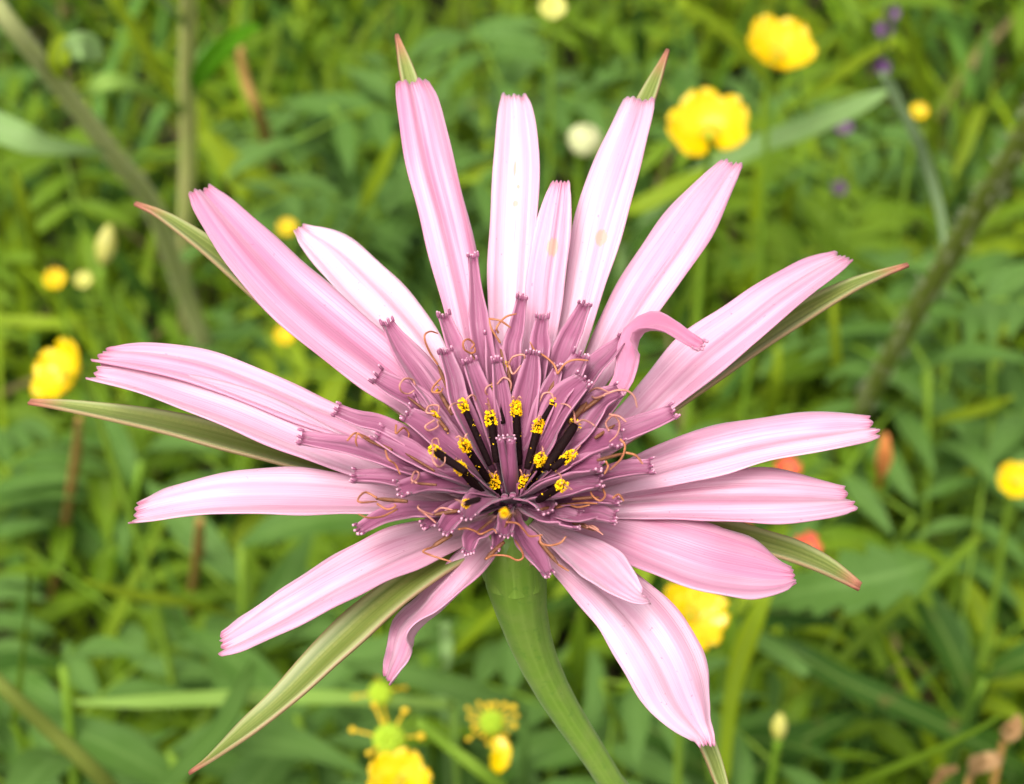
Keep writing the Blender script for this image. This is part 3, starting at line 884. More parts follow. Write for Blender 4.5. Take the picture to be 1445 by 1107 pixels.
# ------------------------------------------------------------------ plants behind the flower
def path_h(pts, n=24):
    """[(px, py, h, width_px)] to centre line and half widths in metres."""
    K = []
    for (px, py, h, wd) in pts:
        p = at_h(px, py, h)
        K.append(np.concatenate([p, [0.5 * wd * px_size(p)]]))
    K = resample(K, n)
    return K[:, :3], K[:, 3]

def toward_cam(C, up=0.6):
    v = norm(CAM[None] - C)
    return norm(v + np.array([0, 0, up])[None])

def stalk(pts, parent, mat, name='stem', root=True, n=28, nc=9):
    C, hw = path_h(pts, n)
    if root:
        e = C[-1]; d = norm(C[-1] - C[-4])
        d[2] = min(d[2], -0.5); d = norm(d)
        g = e + d * (e[2] + 0.03) / -d[2]
        ex = resample([e, (e + g) / 2, g], 8)[1:]
        C = np.vstack([C, ex]); hw = np.concatenate([hw, np.full(len(ex), hw[-1])])
    V, F, uv = tube(C, hw, nc)
    return link(name, mesh_from(name, V, F, uv, [M[mat]]), parent), C, hw

def blade_leaf(pts, parent, mat, name='leaf', curl=0.25, up=0.6, th=0.0003, wav=0.05, ns=7, n=24, serr=0, nserr=0, seed=3, roll=0):
    C, hw = path_h(pts, n)
    N = toward_cam(C, up)
    if roll:
        T = tangents(C); L = np.cross(T, norm(N - np.sum(N * T, 1)[:, None] * T))
        N = N * math.cos(R(roll)) + L * math.sin(R(roll))
    V, F, uv = strip(C, N, hw, ns=ns, curl=curl, wav=wav, seed=seed, serr=serr, nserr=nserr)
    o = link(name, mesh_from(name, V, F, uv, [M[mat]]), parent)
    solidify(o, th)
    return o

def hairs(C, hw, parent, n, length, seed):
    rg = np.random.default_rng(seed)
    T = tangents(C)
    parts = []
    for _ in range(n):
        i = rg.integers(0, len(C) - 1)
        d = rg.normal(size=3); d = norm(d - np.dot(d, T[i]) * T[i])
        p = C[i] + (C[i + 1] - C[i]) * rg.random() + d * hw[i] * 0.95
        q = p + norm(d + 0.5 * rg.normal(size=3)) * length * rg.uniform(0.5, 1.2)
        V, F, uv = tube(np.array([p, (p + q) / 2 + 0.1 * length * rg.normal(size=3), q]), [0.00009, 0.00007, 0.00003], 3, cap=False)
        parts.append((V, F, uv, 0))
    V, F, uv, mi = merge(parts)
    o = link('hairs', mesh_from('hairs', V, F, uv, [M['hair']]), parent)
    tag(o, kind='stuff')

def root_of(px, py):
    p = at_h(px, py, 0.0)
    return (p[0], p[1], 0.0)

# olive hairy stem slanting across, with a grey-green folded leaf and a broad pale leaf
p = thing('hairy_plant', 'olive hairy stem slanting down with a folded leaf and one broad pale leaf', 'plant', root_of(315, 545))
s, C, hw = stalk([(-50,-60,.235,27),(8,25,.225,27),(100,140,.195,27),(165,225,.17,28),(215,290,.14,28),(255,400,.09,26),(285,480,.06,26)], p, 'stalk_grey')
hairs(C[:30], hw[:30], s, 300, 0.0012, 1)
blade_leaf([(92,112,.205,8),(84,95,.21,24),(85,75,.213,30),(95,50,.216,12)], p, 'leaf_lime', curl=.4)
blade_leaf([(95,80,.212,16),(110,66,.215,38),(128,70,.213,36),(146,82,.21,6)], p, 'leaf_pale', curl=.3, up=.2)
blade_leaf([(150,214,.176,10),(110,211,.182,18),(60,205,.187,32),(20,190,.19,44),(-40,165,.19,50)], p, 'leaf_pale', curl=.15)

p = thing('upright_plant', 'pale straw-green upright stem bearing three narrow leaves', 'plant', root_of(268, 420))
s, C, hw = stalk([(266,-40,.20,23),(266,30,.18,23),(264,110,.155,25),(266,200,.125,24),(262,310,.09,22),(262,360,.07,20)], p, 'stalk_pale')
hairs(C[:26], hw[:26], s, 160, 0.0008, 2)
blade_leaf([(270,128,.15,10),(290,95,.165,28),(315,68,.175,27),(345,45,.182,20),(366,38,.186,4)], p, 'leaf_vivid', curl=.3, up=0)
blade_leaf([(260,158,.14,9),(235,142,.15,14),(200,125,.16,15),(165,115,.165,22),(140,118,.165,24),(122,135,.16,5)], p, 'leaf_soft', curl=.2, up=.1)
blade_leaf([(262,40,.178,14),(248,20,.186,20),(230,0,.193,20),(210,-25,.2,10)], p, 'leaf_pale', curl=.2)

# long grass blades that can be told apart
def single_blade(label, pts, mat='leaf_mid', group=None, **kw):
    C, hw = path_h(pts, 4)
    e = C[-1]
    g = thing('grass_blade', label, 'grass blade', (e[0], e[1], 0.0), group)
    pts = list(pts)
    blade_leaf(pts, g, mat, 'blade', n=30, **kw)
    if pts[-1][2] > 0.03:
        b = np.array(e)
        Cx = resample([b, b * np.array([1, 1, 0.5]) + np.array([0, 0.01, 0]), np.array([b[0], b[1] + 0.012, -0.02])], 8)
        V, F, uv = tube(Cx, np.linspace(hw[-1] * 0.9, hw[-1] * 0.6, 8), 6)
        link('sheath', mesh_from('sheath', V, F, uv, [M[mat]]), g)
    return g
single_blade('yellow-green grass stem crossing behind the pale upright stem', [(155,-10,.14,16),(205,70,.12,19),(250,140,.10,20),(300,200,.085,21),(380,260,.07,22),(470,310,.05,20)], 'leaf_lime')
single_blade('yellow-green blade dropping steeply beside the crossing grass stem', [(285,190,.10,14),(320,245,.09,17),(355,290,.08,17),(385,330,.05,14)], 'leaf_lime')
single_blade('broad pale green grass blade below the two yellow buttercups', [(1258,126,.165,3),(1215,148,.16,30),(1140,180,.15,33),(1060,210,.14,30),(980,255,.125,32),(920,300,.11,28),(880,350,.08,20)], 'leaf_pale')
single_blade('bright lime grass blade standing beside the small orange bloom', [(1262,10,.17,6),(1278,40,.16,17),(1295,100,.14,24),(1310,160,.12,22),(1320,235,.09,18),(1325,280,.06,14)], 'leaf_lime')
single_blade('arching yellow-green blade leading down to the open buttercup', [(955,0,.16,14),(1010,35,.15,20),(1060,85,.135,20),(1100,140,.115,18),(1130,190,.08,14)], 'leaf_lime')
single_blade('thin yellow-green blade rising towards the dark purple flower spike', [(1262,60,.15,14),(1215,85,.14,16),(1160,125,.125,14),(1110,165,.10,13),(1080,200,.08,10)], 'leaf_lime')
single_blade('horizontal pale blade lying across the leaves beneath the lower bract', [(105,992,.13,6),(200,991,.13,18),(330,985,.125,22),(480,985,.12,20),(640,995,.11,14)], 'leaf_soft')
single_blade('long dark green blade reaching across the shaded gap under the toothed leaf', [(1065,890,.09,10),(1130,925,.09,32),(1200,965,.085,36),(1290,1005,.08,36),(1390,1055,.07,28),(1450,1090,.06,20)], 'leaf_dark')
single_blade('short blue-green blade ending blunt beside the nodding petal', [(1140,952,.11,18),(1110,930,.11,24),(1075,905,.105,26),(1040,880,.09,22)], 'leaf_blue')
single_blade('slender sharp grass tip leaning over the dry brown scraps', [(1412,1010,.17,3),(1370,1035,.165,8),(1300,1068,.155,11),(1210,1105,.14,13),(1100,1150,.10,13)], 'leaf_mid')
single_blade('slim green stalk running down past the toothed leaf into shade', [(1385,755,.10,14),(1310,825,.095,15),(1230,890,.085,15),(1160,960,.075,15),(1090,1040,.06,17),(1020,1110,.05,18)], 'leaf_mid')
single_blade('upright yellow-green blade rising close beside the nodding petal', [(1085,835,.14,12),(1068,870,.135,26),(1045,930,.125,28),(1030,1000,.115,20),(1020,1100,.10,18)], 'leaf_lime')
single_blade('paler upright blade touching the yellow petals behind the stem', [(1020,840,.11,8),(1030,880,.105,20),(1035,940,.095,22),(1035,1010,.08,20)], 'leaf_mid')
single_blade('thin lime stalk standing below the long pointed bract', [(1175,420,.11,8),(1178,470,.10,12),(1182,540,.08,13),(1184,600,.05,13)], 'leaf_lime')
single_blade('short lime stalk hidden partly by the flat pink petal', [(1098,490,.11,8),(1095,540,.10,16),(1088,590,.08,18),(1082,650,.05,16)], 'leaf_lime')
single_blade('soft pale spike standing in the leafy tangle', [(40,805,.19,3),(42,830,.18,8),(38,880,.16,11),(30,960,.13,13),(20,1020,.11,13)], 'leaf_mid')
single_blade('blue-green blade bending under the curled lower petal', [(360,930,.14,10),(340,975,.13,26),(310,1030,.12,30),(260,1085,.11,30),(220,1130,.1,24)], 'leaf_blue')
single_blade('wide arching blade resting above the spent buttercups', [(480,935,.14,8),(540,945,.135,26),(610,962,.13,34),(690,985,.12,30),(740,1010,.11,18)], 'leaf_blue')
single_blade('pale stub of stalk hanging below the twisted petal', [(628,880,.13,14),(630,905,.125,18),(630,935,.12,15),(626,965,.1,12)], 'leaf_pale')
single_blade('pale blade showing between the two tallest back petals', [(870,300,.12,10),(905,290,.12,24),(960,262,.125,25),(1000,240,.13,12)], 'leaf_lime')
single_blade('pale yellow blade glimpsed beside the first tall petal', [(640,262,.10,10),(665,248,.10,22),(700,238,.10,24),(740,236,.09,18)], 'leaf_lime')
single_blade('yellowish stalk lying level above the yellow flower', [(-10,452,.10,14),(60,455,.10,18),(120,460,.10,17),(170,462,.08,10)], 'leaf_lime')
BLADE_LABELS = ['narrow blade beside the green bract tip of the tallest petal', 'wide pale blade slanting between the white petal and the tallest petal', 'upright blade above the second bract tip', 'thin blade in the gap between two upper pink petals', 'blade leaning towards the thick hairy stalk', 'broad blade standing above the thick hairy stalk', 'short blade crossing under the split buttercup', 'thin blade beyond the slanting hairy stem', 'thin blade by the upper end of the slanting hairy stem', 'upright blade just beside the green flower stem', 'level blade in shade below the pale petal', 'short blade touching the drooping pink petal', 'blade slanting under the tip of the long pointed bract', 'level blade beyond the orange withered leaf', 'thin blade between the dead pinkish stalk and the tallest petal', 'short blade above the cream scaly bud']
for k, (a, b, wd) in enumerate([((590,20),(545,180),15), ((560,190),(495,330),20), ((900,0),(905,90),18), ((1000,300),(960,420),14), ((1345,250),(1400,120),16), ((1395,40),(1380,190),22), ((940,330),(1010,300),20), ((20,240),(60,380),15), ((110,20),(60,120),15), ((820,860),(815,1000),22), ((120,820),(330,870),16), ((430,870),(350,940),15), ((1150,330),(1290,420),18), ((1430,560),(1290,610),18), ((390,20),(450,120),14), ((860,30),(830,120),14)]):
    q = [(a[0], a[1], .125, 4), (a[0]*.7+b[0]*.3, a[1]*.7+b[1]*.3+4, .115, wd), (a[0]*.3+b[0]*.7, a[1]*.3+b[1]*.7-3, .10, wd), (b[0], b[1], .075, wd*.8)]
    single_blade(BLADE_LABELS[k], q, ('leaf_mid', 'leaf_lime', 'leaf_blue')[k % 3], 'odd grass blades in the meadow', seed=k)

# thick hairy stem with a wavy leaf
p = thing('hairy_stalk', 'thick olive hairy stalk with whitish hairs and a wavy dark leaf', 'plant', root_of(1190, 700))
s, C, hw = stalk([(1475,130,.23,30),(1440,200,.215,31),(1385,290,.19,31),(1335,370,.165,31),(1290,445,.14,30),(1250,515,.115,28),(1215,580,.09,26)], p, 'stalk_dark', nc=11)
hairs(C[:30], hw[:30], s, 300, 0.0021, 3)
blade_leaf([(1330,362,.166,6),(1331,340,.168,9),(1326,300,.173,14),(1314,255,.18,14),(1300,220,.187,16),(1288,195,.193,22),(1272,160,.20,20),(1258,130,.206,26),(1243,103,.212,8)], p, 'leaf_sage', curl=.5, wav=.5, up=.1, roll=25)

p = thing('dark_stalk', 'dark olive stalk crossing the pale leaf rosette', 'plant', root_of(200, 1160))
stalk([(-40,930,.17,20),(10,975,.165,22),(70,1030,.155,23),(130,1085,.145,24),(180,1140,.13,24)], p, 'stalk_dark')
p = thing('slim_stalk', 'slim olive stalk running behind the spent buttercup heads', 'plant', root_of(740, 1200))
stalk([(590,1020,.15,12),(630,1052,.145,17),(680,1090,.14,19),(720,1125,.13,19)], p, 'stalk_green')
for k, (lab, pts) in enumerate([('thin rusty stalk standing between the pointed bract and the pale petal', [(112,590,.12,9),(108,640,.10,14),(100,690,.08,13)]),
                                ('short amber stalk standing in shade by the pale round leaf', [(282,735,.12,12),(280,775,.10,17),(275,810,.08,13)]),
                                ('dead pinkish stalk bent among the blue-green leaflets', [(338,65,.12,10),(345,110,.11,15),(362,155,.10,16),(383,215,.07,22)])]):
    p = thing('dead_stalk', lab, 'dead stalk', root_of(pts[-1][0] + 5, pts[-1][1] + 60))
    stalk(pts, p, 'stalk_red')

# ------------------------------------------------------------------ buttercups and other small flowers
def frame_from(axis):
    z = norm(np.asarray(axis, float))
    x = norm(np.cross([0.0, 1.0, 0.2], z)); y = np.cross(z, x)
    return x, y, z

def cup_petal(c, fr, az, L, W, open_, seed, mat, parent, name='petal', notch=0.12):
    x, y, z = fr
    d = math.cos(az) * x + math.sin(az) * y
    l = -math.sin(az) * x + math.cos(az) * y
    n, ns = 9, 9
    rg = random.Random(seed)
    V, uv = [], []
    for i in range(n):
        t = i / (n - 1)
        ang = open_ * (1 - 0.55 * t) if open_ > 0 else open_ * t
        for j in range(ns):
            s = j / (ns - 1) * 2 - 1
            wv = W * (0.18 + 0.82 * math.sin(min(1, t * 1.12) ** 0.8 * math.pi * 0.62)) * 0.5
            tt = t * (1 - 0.10 * s * s * t - notch * max(0, 1 - abs(s) * 3) * t ** 4)
            r_ = L * (0.08 + tt * (0.92) * math.cos(open_ * 0.6))
            hgt = L * (tt * math.sin(open_ * 0.75) * (0.55 + 0.45 * tt) + 0.16 * s * s * t) + L * 0.04 * math.sin(5 * t + 3 * s + rg.random() * 6)
            V.append(c + d * r_ + l * s * wv + z * hgt); uv.append((s * .5 + .5, t))
    o = link(name, mesh_from(name, V, grid_faces(n, ns), uv, [mat]), parent)
    solidify(o, 0.00025)
    return o

def buttercup(label, px, py, h, dia_px, axis, open_=0.75, skip=(), stamens=True, root=None, spin=0.0, name='buttercup', stalk_pts=None):
    c = at_h(px, py, h)
    D = dia_px * px_size(c)
    foot = np.array([c[0] + random.uniform(-.01, .01), c[1] + random.uniform(0.005, .02), 0.0]) if root is None else np.array(root)
    t = thing(name, label, 'buttercup', foot)
    fr = frame_from(axis)
    base = c - fr[2] * D * 0.12
    for k in range(5):
        if k in skip: continue
        cup_petal(base, fr, spin + k * 2 * math.pi / 5, D * 0.56, D * 0.56, open_, px + k, M['buttercup'], t)
    if stamens:
        parts = []
        for k in range(26):
            a = random.uniform(0, 6.28); rr = random.uniform(.35, 1) * D * .13
            d = math.cos(a) * fr[0] + math.sin(a) * fr[1]
            q = base + d * rr + fr[2] * D * random.uniform(.12, .2)
            V, F, uv = tube(np.array([base + d * rr * .3, (base + q) / 2, q]), [D * .008] * 3, 4); parts.append((V, F, uv, 0))
            V, F, uv = blob(q, D * .022, nr=3, nc=5); parts.append((V, F, uv, 0))
        V, F, uv, mi = merge(parts)
        link('stamens', mesh_from('stamens', V, F, uv, [M['stamen']]), t)
        V, F, uv = blob(base + fr[2] * D * .06, D * .08, nr=6, nc=8)
        link('carpels', mesh_from('carpels', V, F, uv, [M['carpel']]), t)
    K = resample([base + fr[2] * D * .05, base - fr[2] * D * .35, (base * np.array([.5, .5, .5]) + foot * np.array([.5, .5, .5])) + np.array([.004, .004, 0]), foot - np.array([0, 0, .02])], 24)
    V, F, uv = tube(K, np.linspace(.0007, .0011, 24), 7)
    link('stem', mesh_from('stem', V, F, uv, [M['stalk_green']]), t)
    return t

buttercup('glossy open yellow buttercup at the top of the arching blade', 1097, 76, .175, 100, (0.15, -0.3, 0.95), .95, spin=.3)
buttercup('yellow buttercup with one petal split away, above the broad pale blade', 1000, 187, .175, 112, (-0.1, -0.45, 0.95), .8, skip=(3,), spin=1.15)
buttercup('yellow buttercup seen side-on just above the pointed bract', 92, 530, .17, 92, (-0.55, -0.3, 0.75), .85, spin=.5)
buttercup('yellow buttercup half hidden behind the nodding pink petal', 975, 868, .155, 98, (0.3, -0.5, 0.8), .55, spin=.9)
buttercup('small yellow buttercup deep among the shaded leaves beside red specks', 1432, 680, .13, 52, (0.0, -0.5, 0.85), .8, spin=.2)
buttercup('bright yellow buttercup under the bare green seed head', 562, 1105, .17, 88, (0.1, -0.4, 0.9), .8, spin=.6)

def small_bloom(label, px, py, h, dia_px, mat, cat, axis=(0, -.5, .85), npet=5, name='small_flower', open_=.6, group=None):
    c = at_h(px, py, h)
    D = dia_px * px_size(c)
    foot = np.array([c[0], c[1] + .012, 0.0])
    t = thing(name, label, cat, foot, group)
    fr = frame_from(axis)
    for k in range(npet):
        cup_petal(c - fr[2] * D * .1, fr, k * 2 * math.pi / npet + px, D * .55, D * .5, open_, px + k, M[mat], t, notch=.05)
    K = resample([c, c - fr[2] * D * .5, (c + foot) / 2, foot - np.array([0, 0, .02])], 16)
    V, F, uv = tube(K, .0006, 6)
    link('stem', mesh_from('stem', V, F, uv, [M['stalk_green']]), t)
small_bloom('tiny yellow bloom standing alone in soft blurred green', 78, 395, .12, 30, 'buttercup', 'flower')
small_bloom('tiny pale cream-yellow bloom next to the small yellow one', 118, 396, .12, 24, 'bud_yellow', 'flower')
small_bloom('small orange-yellow bloom beside the bright lime blade', 1297, 158, .14, 24, 'buttercup', 'flower')
small_bloom('lime-yellow bloom at the top edge above the middle petals', 780, 12, .16, 36, 'bud_yellow', 'flower')
small_bloom('faint yellow bloom peeping beneath the large pink petal', 402, 474, .10, 28, 'buttercup', 'flower')
small_bloom('faint yellow bloom beside the tip of the white petal', 405, 322, .10, 26, 'buttercup', 'flower')
small_bloom('little red bloom showing past the pale curved bract', 1140, 770, .12, 36, 'red', 'flower', npet=4, open_=.2)
small_bloom('dark red bloom between the two level pink petals', 1112, 660, .11, 34, 'red', 'flower', npet=4, open_=.3)
small_bloom('red speck of bloom at the root of the pale bract', 1050, 750, .12, 20, 'red', 'flower', npet=4, open_=.3)
small_bloom('small mauve bloom above the tangled seedy spike', 1190, 180, .13, 26, 'purple', 'flower')
small_bloom('faint mauve bloom low beside the tangled seedy spike', 1184, 266, .11, 22, 'purple', 'flower')
p = at_h(1250, 110, .14)
t = thing('purple_spike', 'dark purple flower spike behind the wavy leaf tip', 'flower', (p[0], p[1] + .01, 0))
for k, (px, py, d) in enumerate([(1256,18,24),(1250,42,26),(1243,96,24),(1248,70,14)]):
    c = at_h(px, py, .17 - .01 * k)
    D = d * px_size(c)
    fr = frame_from((0.3 * (-1) ** k, -.6, .5))
    for j in range(4):
        cup_petal(c, fr, j * 1.57 + k, D * .55, D * .6, .7, k * 4 + j, M['purple'], t)
stalk([(1258,0,.178,5),(1252,40,.165,6),(1246,100,.14,7),(1240,170,.10,7)], t, 'stalk_green')

def bud(label, px, py, h, wpx, hpx, mat, axis=(0, -.3, 1), name='flower_bud', drop=False):
    c = at_h(px, py, h)
    W = wpx * px_size(c); H = hpx * px_size(c)
    foot = np.array([c[0], c[1] + .01, 0.0])
    t = thing(name, label, 'bud', foot)
    x, y, z = frame_from(axis)
    for k in range(7):          # overlapping scales
        a = k * 2 * math.pi / 7
        V, uv = [], []
        for i in range(7):
            q = i / 6
            r = 0.5 * W * math.sin(math.pi * (0.12 + 0.83 * q)) * (1 + .05 * (k % 2))
            for j in range(5):
                s = (j / 4 * 2 - 1) * 0.62
                V.append(c + z * H * (q - .5) + r * (math.cos(a + s) * x + math.sin(a + s) * y)); uv.append((j / 4, q))
        solidify(link('scale', mesh_from('scale', V, grid_faces(7, 5), uv, [M[mat]]), t), 0.0002)
    K = resample([c - z * H * .45, c - z * H * .9 + np.array([0, .001, 0]), (c + foot) / 2, foot - np.array([0, 0, .02])], 18)
    V, F, uv = tube(K, .0008, 7)
    link('stem', mesh_from('stem', V, F, uv, [M['stalk_green']]), t)
bud('cream scaly flower bud tucked behind the tall pink petals', 826, 197, .16, 48, 46, 'bud', (.2, -.4, 1))
bud('pale yellow pointed bud near the tip of the pale bract', 150, 345, .14, 27, 62, 'bud_yellow', (.25, .2, 1))
bud('narrow yellow-tipped bud hanging in shade beside the nodding petal', 1100, 1025, .12, 20, 44, 'bud_yellow', (0, .2, 1))

def spent_head(label, px, py, h, dpx, npet, nst):
    c = at_h(px, py, h)
    D = dpx * px_size(c)
    foot = np.array([c[0] + .006, c[1] + .02, 0.0])
    t = thing('spent_buttercup', label, 'seed head', foot)
    parts = []
    z = norm(np.array([0, -.5, .9])); x, y, z = frame_from(z)
    for k in range(70):
        a = k * 2.4; q = 1 - 2 * (k + .5) / 90
        d = math.sqrt(max(0, 1 - q * q)) * (math.cos(a) * x + math.sin(a) * y) + q * z
        V, F, uv = blob(c + d * D * .36, D * .10, nr=3, nc=5); parts.append((V, F, uv, 0))
    V, F, uv, mi = merge(parts)
    link('carpels', mesh_from('carpels', V, F, uv, [M['carpel']]), t)
    for k in range(nst):
        a = k * 2 * math.pi / nst + .2
        d = math.cos(a) * x + math.sin(a) * y
        q = c + d * D * random.uniform(.55, 1.0) - z * D * random.uniform(-.3, .35)
        m_ = (c + q) / 2 + z * D * .1
        V1, F1, u1 = tube(resample([c - z * D * .2, m_, q], 7), D * .03, 5)
        V2, F2, u2 = blob(q, D * random.uniform(.07, .12), (random.uniform(.7, 1.3), random.uniform(.7, 1.3), random.uniform(.8, 1.5)), nr=4, nc=6)
        V, F, uv, mi = merge([(V1, F1, u1, 0), (V2, F2, u2, 0)])
        link('stamen', mesh_from('stamen', V, F, uv, [M['stamen']]), t)
    if npet:
        blade_leaf([(700, 1042, h + .001, 16), (708, 1058, h, 26), (705, 1075, h - .002, 26), (698, 1087, h - .004, 14)], t, 'buttercup', 'petal', curl=.3)
    K = resample([c - z * D * .2, c - z * D, (c + foot) / 2, foot - np.array([0, 0, .02])], 18)
    V, F, uv = tube(K, .0009, 7)
    link('stem', mesh_from('stem', V, F, uv, [M['stalk_green']]), t)
spent_head('spent buttercup with ringed stamens and one hanging yellow petal', 694, 1020, .155, 42, 1, 16)
spent_head('bare lime-green buttercup seed head with a few stamens', 549, 1045, .165, 54, 0, 7)
spent_head('small lime seed head showing under the twisted petal', 537, 978, .13, 40, 0, 4)

# orange and dry leaves
p = thing('orange_leaf', 'narrow orange withered leaf at the tip of the level petal', 'leaf', root_of(1250, 700))
blade_leaf([(1250,612,.12,6),(1250,632,.115,22),(1246,655,.11,22),(1240,685,.09,8),(1240,720,.0,6)], p, 'orange_leaf', 'leaf_blade')
for k, (lab, pts) in enumerate([('dry tan seed husk at the corner by the sharp grass tip', [(1436,1010,.15,8),(1434,1022,.148,22),(1426,1036,.145,22),(1416,1046,.13,6)]),
                                ('crumpled brown scrap below the sharp grass tip', [(1412,1070,.14,10),(1395,1076,.14,26),(1378,1086,.135,24),(1368,1098,.13,8)]),
                                ('small tan scrap at the foot of the sharp grass blade', [(1350,1086,.14,8),(1335,1094,.135,20),(1320,1104,.13,8)])]):
    q = at_h(*pts[-1][:3])
    t = thing('dry_husk', lab, 'husk', (q[0], q[1], 0))
    blade_leaf(pts, t, 'dry', 'husk', curl=.7, wav=.3, seed=k)
    V, F, uv = tube(resample([q, q * np.array([1, 1, .5]), np.array([q[0], q[1] + .005, -.02])], 8), .0007, 6)
    link('stem', mesh_from('stem', V, F, uv, [M['stalk_red']]), t)

# big toothed leaf
def toothed_leaf():
    root = root_of(1060, 900)
    t = thing('toothed_leaf_plant', 'broad blue-green leaf with coarse toothed edge spreading in shade', 'plant', root)
    blade_leaf([(1085,850,.105,20),(1120,838,.11,60),(1170,828,.115,96),(1230,818,.118,104),(1280,806,.12,84),(1312,792,.12,20)], t, 'leaf_blue', 'leaf', curl=.12, wav=.12, serr=.40, nserr=6, n=61, ns=9)
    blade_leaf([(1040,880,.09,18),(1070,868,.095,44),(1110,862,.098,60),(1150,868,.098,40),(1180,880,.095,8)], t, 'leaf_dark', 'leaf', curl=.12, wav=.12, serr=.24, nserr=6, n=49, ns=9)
    C = resample([at_h(1085, 850, .105), at_h(1060, 870, .08), np.array(root) - np.array([0, 0, .02])], 14)
    V, F, uv = tube(C, .0011, 7)
    link('stem', mesh_from('stem', V, F, uv, [M['stalk_green']]), t)
toothed_leaf()

# ------------------------------------------------------------------ leafy plants of the meadow
def leaf_data(L, W, mat, name, seed, bend=.35, fold=.25):
    C = np.array([[0, L * t, L * bend * (t - t * t * 1.4)] for t in np.linspace(0, 1, 9)])
    half = np.array([max(.03, math.sin(math.pi * min(1, (t * .96 + .02)) ** .8)) * W * .5 for t in np.linspace(0, 1, 9)])
    N = np.tile([0, 0, 1.0], (9, 1))
    V, F, uv = strip(C, N, half, ns=5, curl=fold, wav=.12, seed=seed)
    return mesh_from(name, V, F, uv, [M[mat]])

LEAFLET = {m: [leaf_data(.022, .0065, m, 'leaflet', k, .25) for k in range(2)] for m in ('leaf_blue', 'leaf_mid', 'leaf_lime')}
LANCE = {m: [leaf_data(.055, .013, m, 'lance_leaf', k + 5, .5) for k in range(3)] for m in ('leaf_blue', 'leaf_mid', 'leaf_dark', 'leaf_lime')}

def place_leaf(name, data, parent, p, direction, up, scale):
    y = norm(direction); z = norm(np.asarray(up, float) - np.dot(up, y) * y); x = np.cross(y, z)
    m = Matrix(((x[0], y[0], z[0], 0), (x[1], y[1], z[1], 0), (x[2], y[2], z[2], 0), (0, 0, 0, 1)))
    o = bpy.data.objects.new(name, data)
    COL.objects.link(o)
    o.parent = parent
    w0 = np.array(WORLD[parent.name])
    o.matrix_local = Matrix.Translation(Vector(p - w0)) @ m @ Matrix.Scale(scale, 4)
    return o

HUE = {'leaf_blue': 'blue-green', 'leaf_mid': 'mid-green', 'leaf_lime': 'yellow-green', 'leaf_dark': 'dark green'}
def vetch(px, py, h, mat, rg, nleaf=4):
    g = at_h(px, py, h)
    root = np.array([g[0], g[1] + rg.uniform(-.01, .02), 0.0])
    t = thing('vetch_plant', 'leafy meadow vetch with paired narrow %s leaflets among the grass' % HUE[mat], 'plant', root, '%s vetch plants in the meadow' % HUE[mat])
    top = g
    K = resample([root - np.array([0, 0, .02]), (root + top) / 2 + rg.normal(size=3) * .008, top], 14)
    V, F, uv = tube(K, np.linspace(.001, .0006, 14), 6)
    link('stem', mesh_from('stem', V, F, uv, [M['stalk_green']]), t)
    for k in range(nleaf):
        b = K[int(rg.integers(6, 14))]
        az = rg.uniform(0, 6.28)
        d = norm(np.array([math.cos(az), math.sin(az), rg.uniform(-.1, .5)]))
        L = rg.uniform(.04, .065)
        e = b + d * L - np.array([0, 0, L * .18])
        RC = resample([b, b + d * L * .5 + np.array([0, 0, .004]), e], 12)
        V, F, uv = tube(RC, .0004, 5)
        ra = link('leaf_stalk', mesh_from('leaf_stalk', V, F, uv, [M['stalk_green']]), t)
        n = int(rg.integers(4, 6))
        T = tangents(RC)
        sc = rg.uniform(.7, 1.25)
        for j in range(n):
            i = int(2 + j * 9 / n)
            side = norm(np.cross(T[i], [0, 0, 1.0]))
            for sg in (-1, 1):
                place_leaf('leaflet', LEAFLET[mat][j % 2], t, RC[i], side * sg + T[i] * .55 + rg.normal(size=3) * .12, np.array([0, 0, 1.0]) + rg.normal(size=3) * .25, sc * (1 - .05 * j))
        place_leaf('leaflet', LEAFLET[mat][0], t, RC[-1], T[-1], np.array([0, 0, 1.0]), sc * .9)

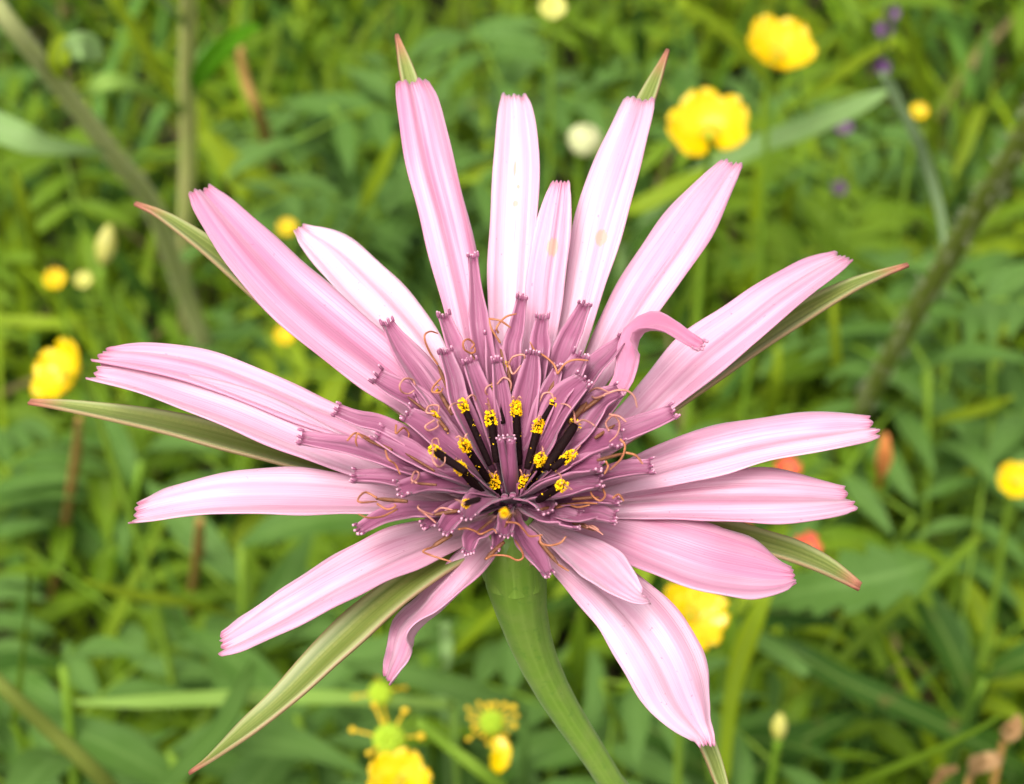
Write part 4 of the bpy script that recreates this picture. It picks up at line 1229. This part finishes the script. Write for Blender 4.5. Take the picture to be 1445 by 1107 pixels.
def broad(px, py, h, mat, rg, n=6):
    g = at_h(px, py, h)
    root = np.array([g[0], g[1], 0.0])
    t = thing('lance_leaf_plant', 'low meadow plant with spreading lance-shaped %s leaves among the grass' % HUE[mat], 'plant', root, '%s lance-leaved plants in the meadow' % HUE[mat])
    K = resample([root - np.array([0, 0, .02]), (root + g) / 2 + rg.normal(size=3) * .004, g], 12)
    V, F, uv = tube(K, np.linspace(.0014, .0009, 12), 6)
    link('stem', mesh_from('stem', V, F, uv, [M['stalk_green']]), t)
    for k in range(n):
        i = 11 - int(k * 7 / n)
        az = k * 2.4 + rg.uniform(-.5, .5)
        d = np.array([math.cos(az), math.sin(az), rg.uniform(-.1, .8)])
        place_leaf('leaf', LANCE[mat][k % 3], t, K[i], d, np.array([0, 0, 1.0]) + rg.normal(size=3) * .15, rg.uniform(.42, .85))

rg = np.random.default_rng(21)
# clumps that the photograph shows
for (px, py, h, m) in [(470,150,.10,'leaf_blue'), (520,260,.09,'leaf_blue'), (430,230,.08,'leaf_blue'), (640,60,.11,'leaf_blue'), (1350,430,.10,'leaf_blue'), (1400,500,.10,'leaf_blue'), (1310,520,.09,'leaf_blue'), (1180,260,.11,'leaf_mid'), (850,960,.10,'leaf_blue'), (600,930,.09,'leaf_blue'), (380,870,.07,'leaf_mid'), (1290,730,.08,'leaf_mid')]:
    vetch(px, py, h, m, rg, 5)
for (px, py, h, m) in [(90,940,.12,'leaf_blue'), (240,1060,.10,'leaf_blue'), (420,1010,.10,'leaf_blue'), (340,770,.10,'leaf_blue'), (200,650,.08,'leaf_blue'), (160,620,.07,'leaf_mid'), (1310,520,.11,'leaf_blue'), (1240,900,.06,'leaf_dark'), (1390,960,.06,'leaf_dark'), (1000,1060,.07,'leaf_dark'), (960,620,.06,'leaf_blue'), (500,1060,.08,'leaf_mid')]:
    broad(px, py, h, m, rg, 7)
k = 0
for gy in range(7):
    for gx in range(9):
        px = -40 + gx * 190 + rg.uniform(-80, 80); py = -20 + gy * 190 + rg.uniform(-80, 80)
        m = ('leaf_mid', 'leaf_blue', 'leaf_lime', 'leaf_mid')[int(rg.integers(0, 4))]
        shady = px > 950 and py > 620          # dense shade painted into leaf colour: lance plants here get the dark leaf
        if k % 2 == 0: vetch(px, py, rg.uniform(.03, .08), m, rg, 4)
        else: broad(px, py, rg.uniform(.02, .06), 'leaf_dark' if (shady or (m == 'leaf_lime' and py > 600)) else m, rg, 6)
        k += 1
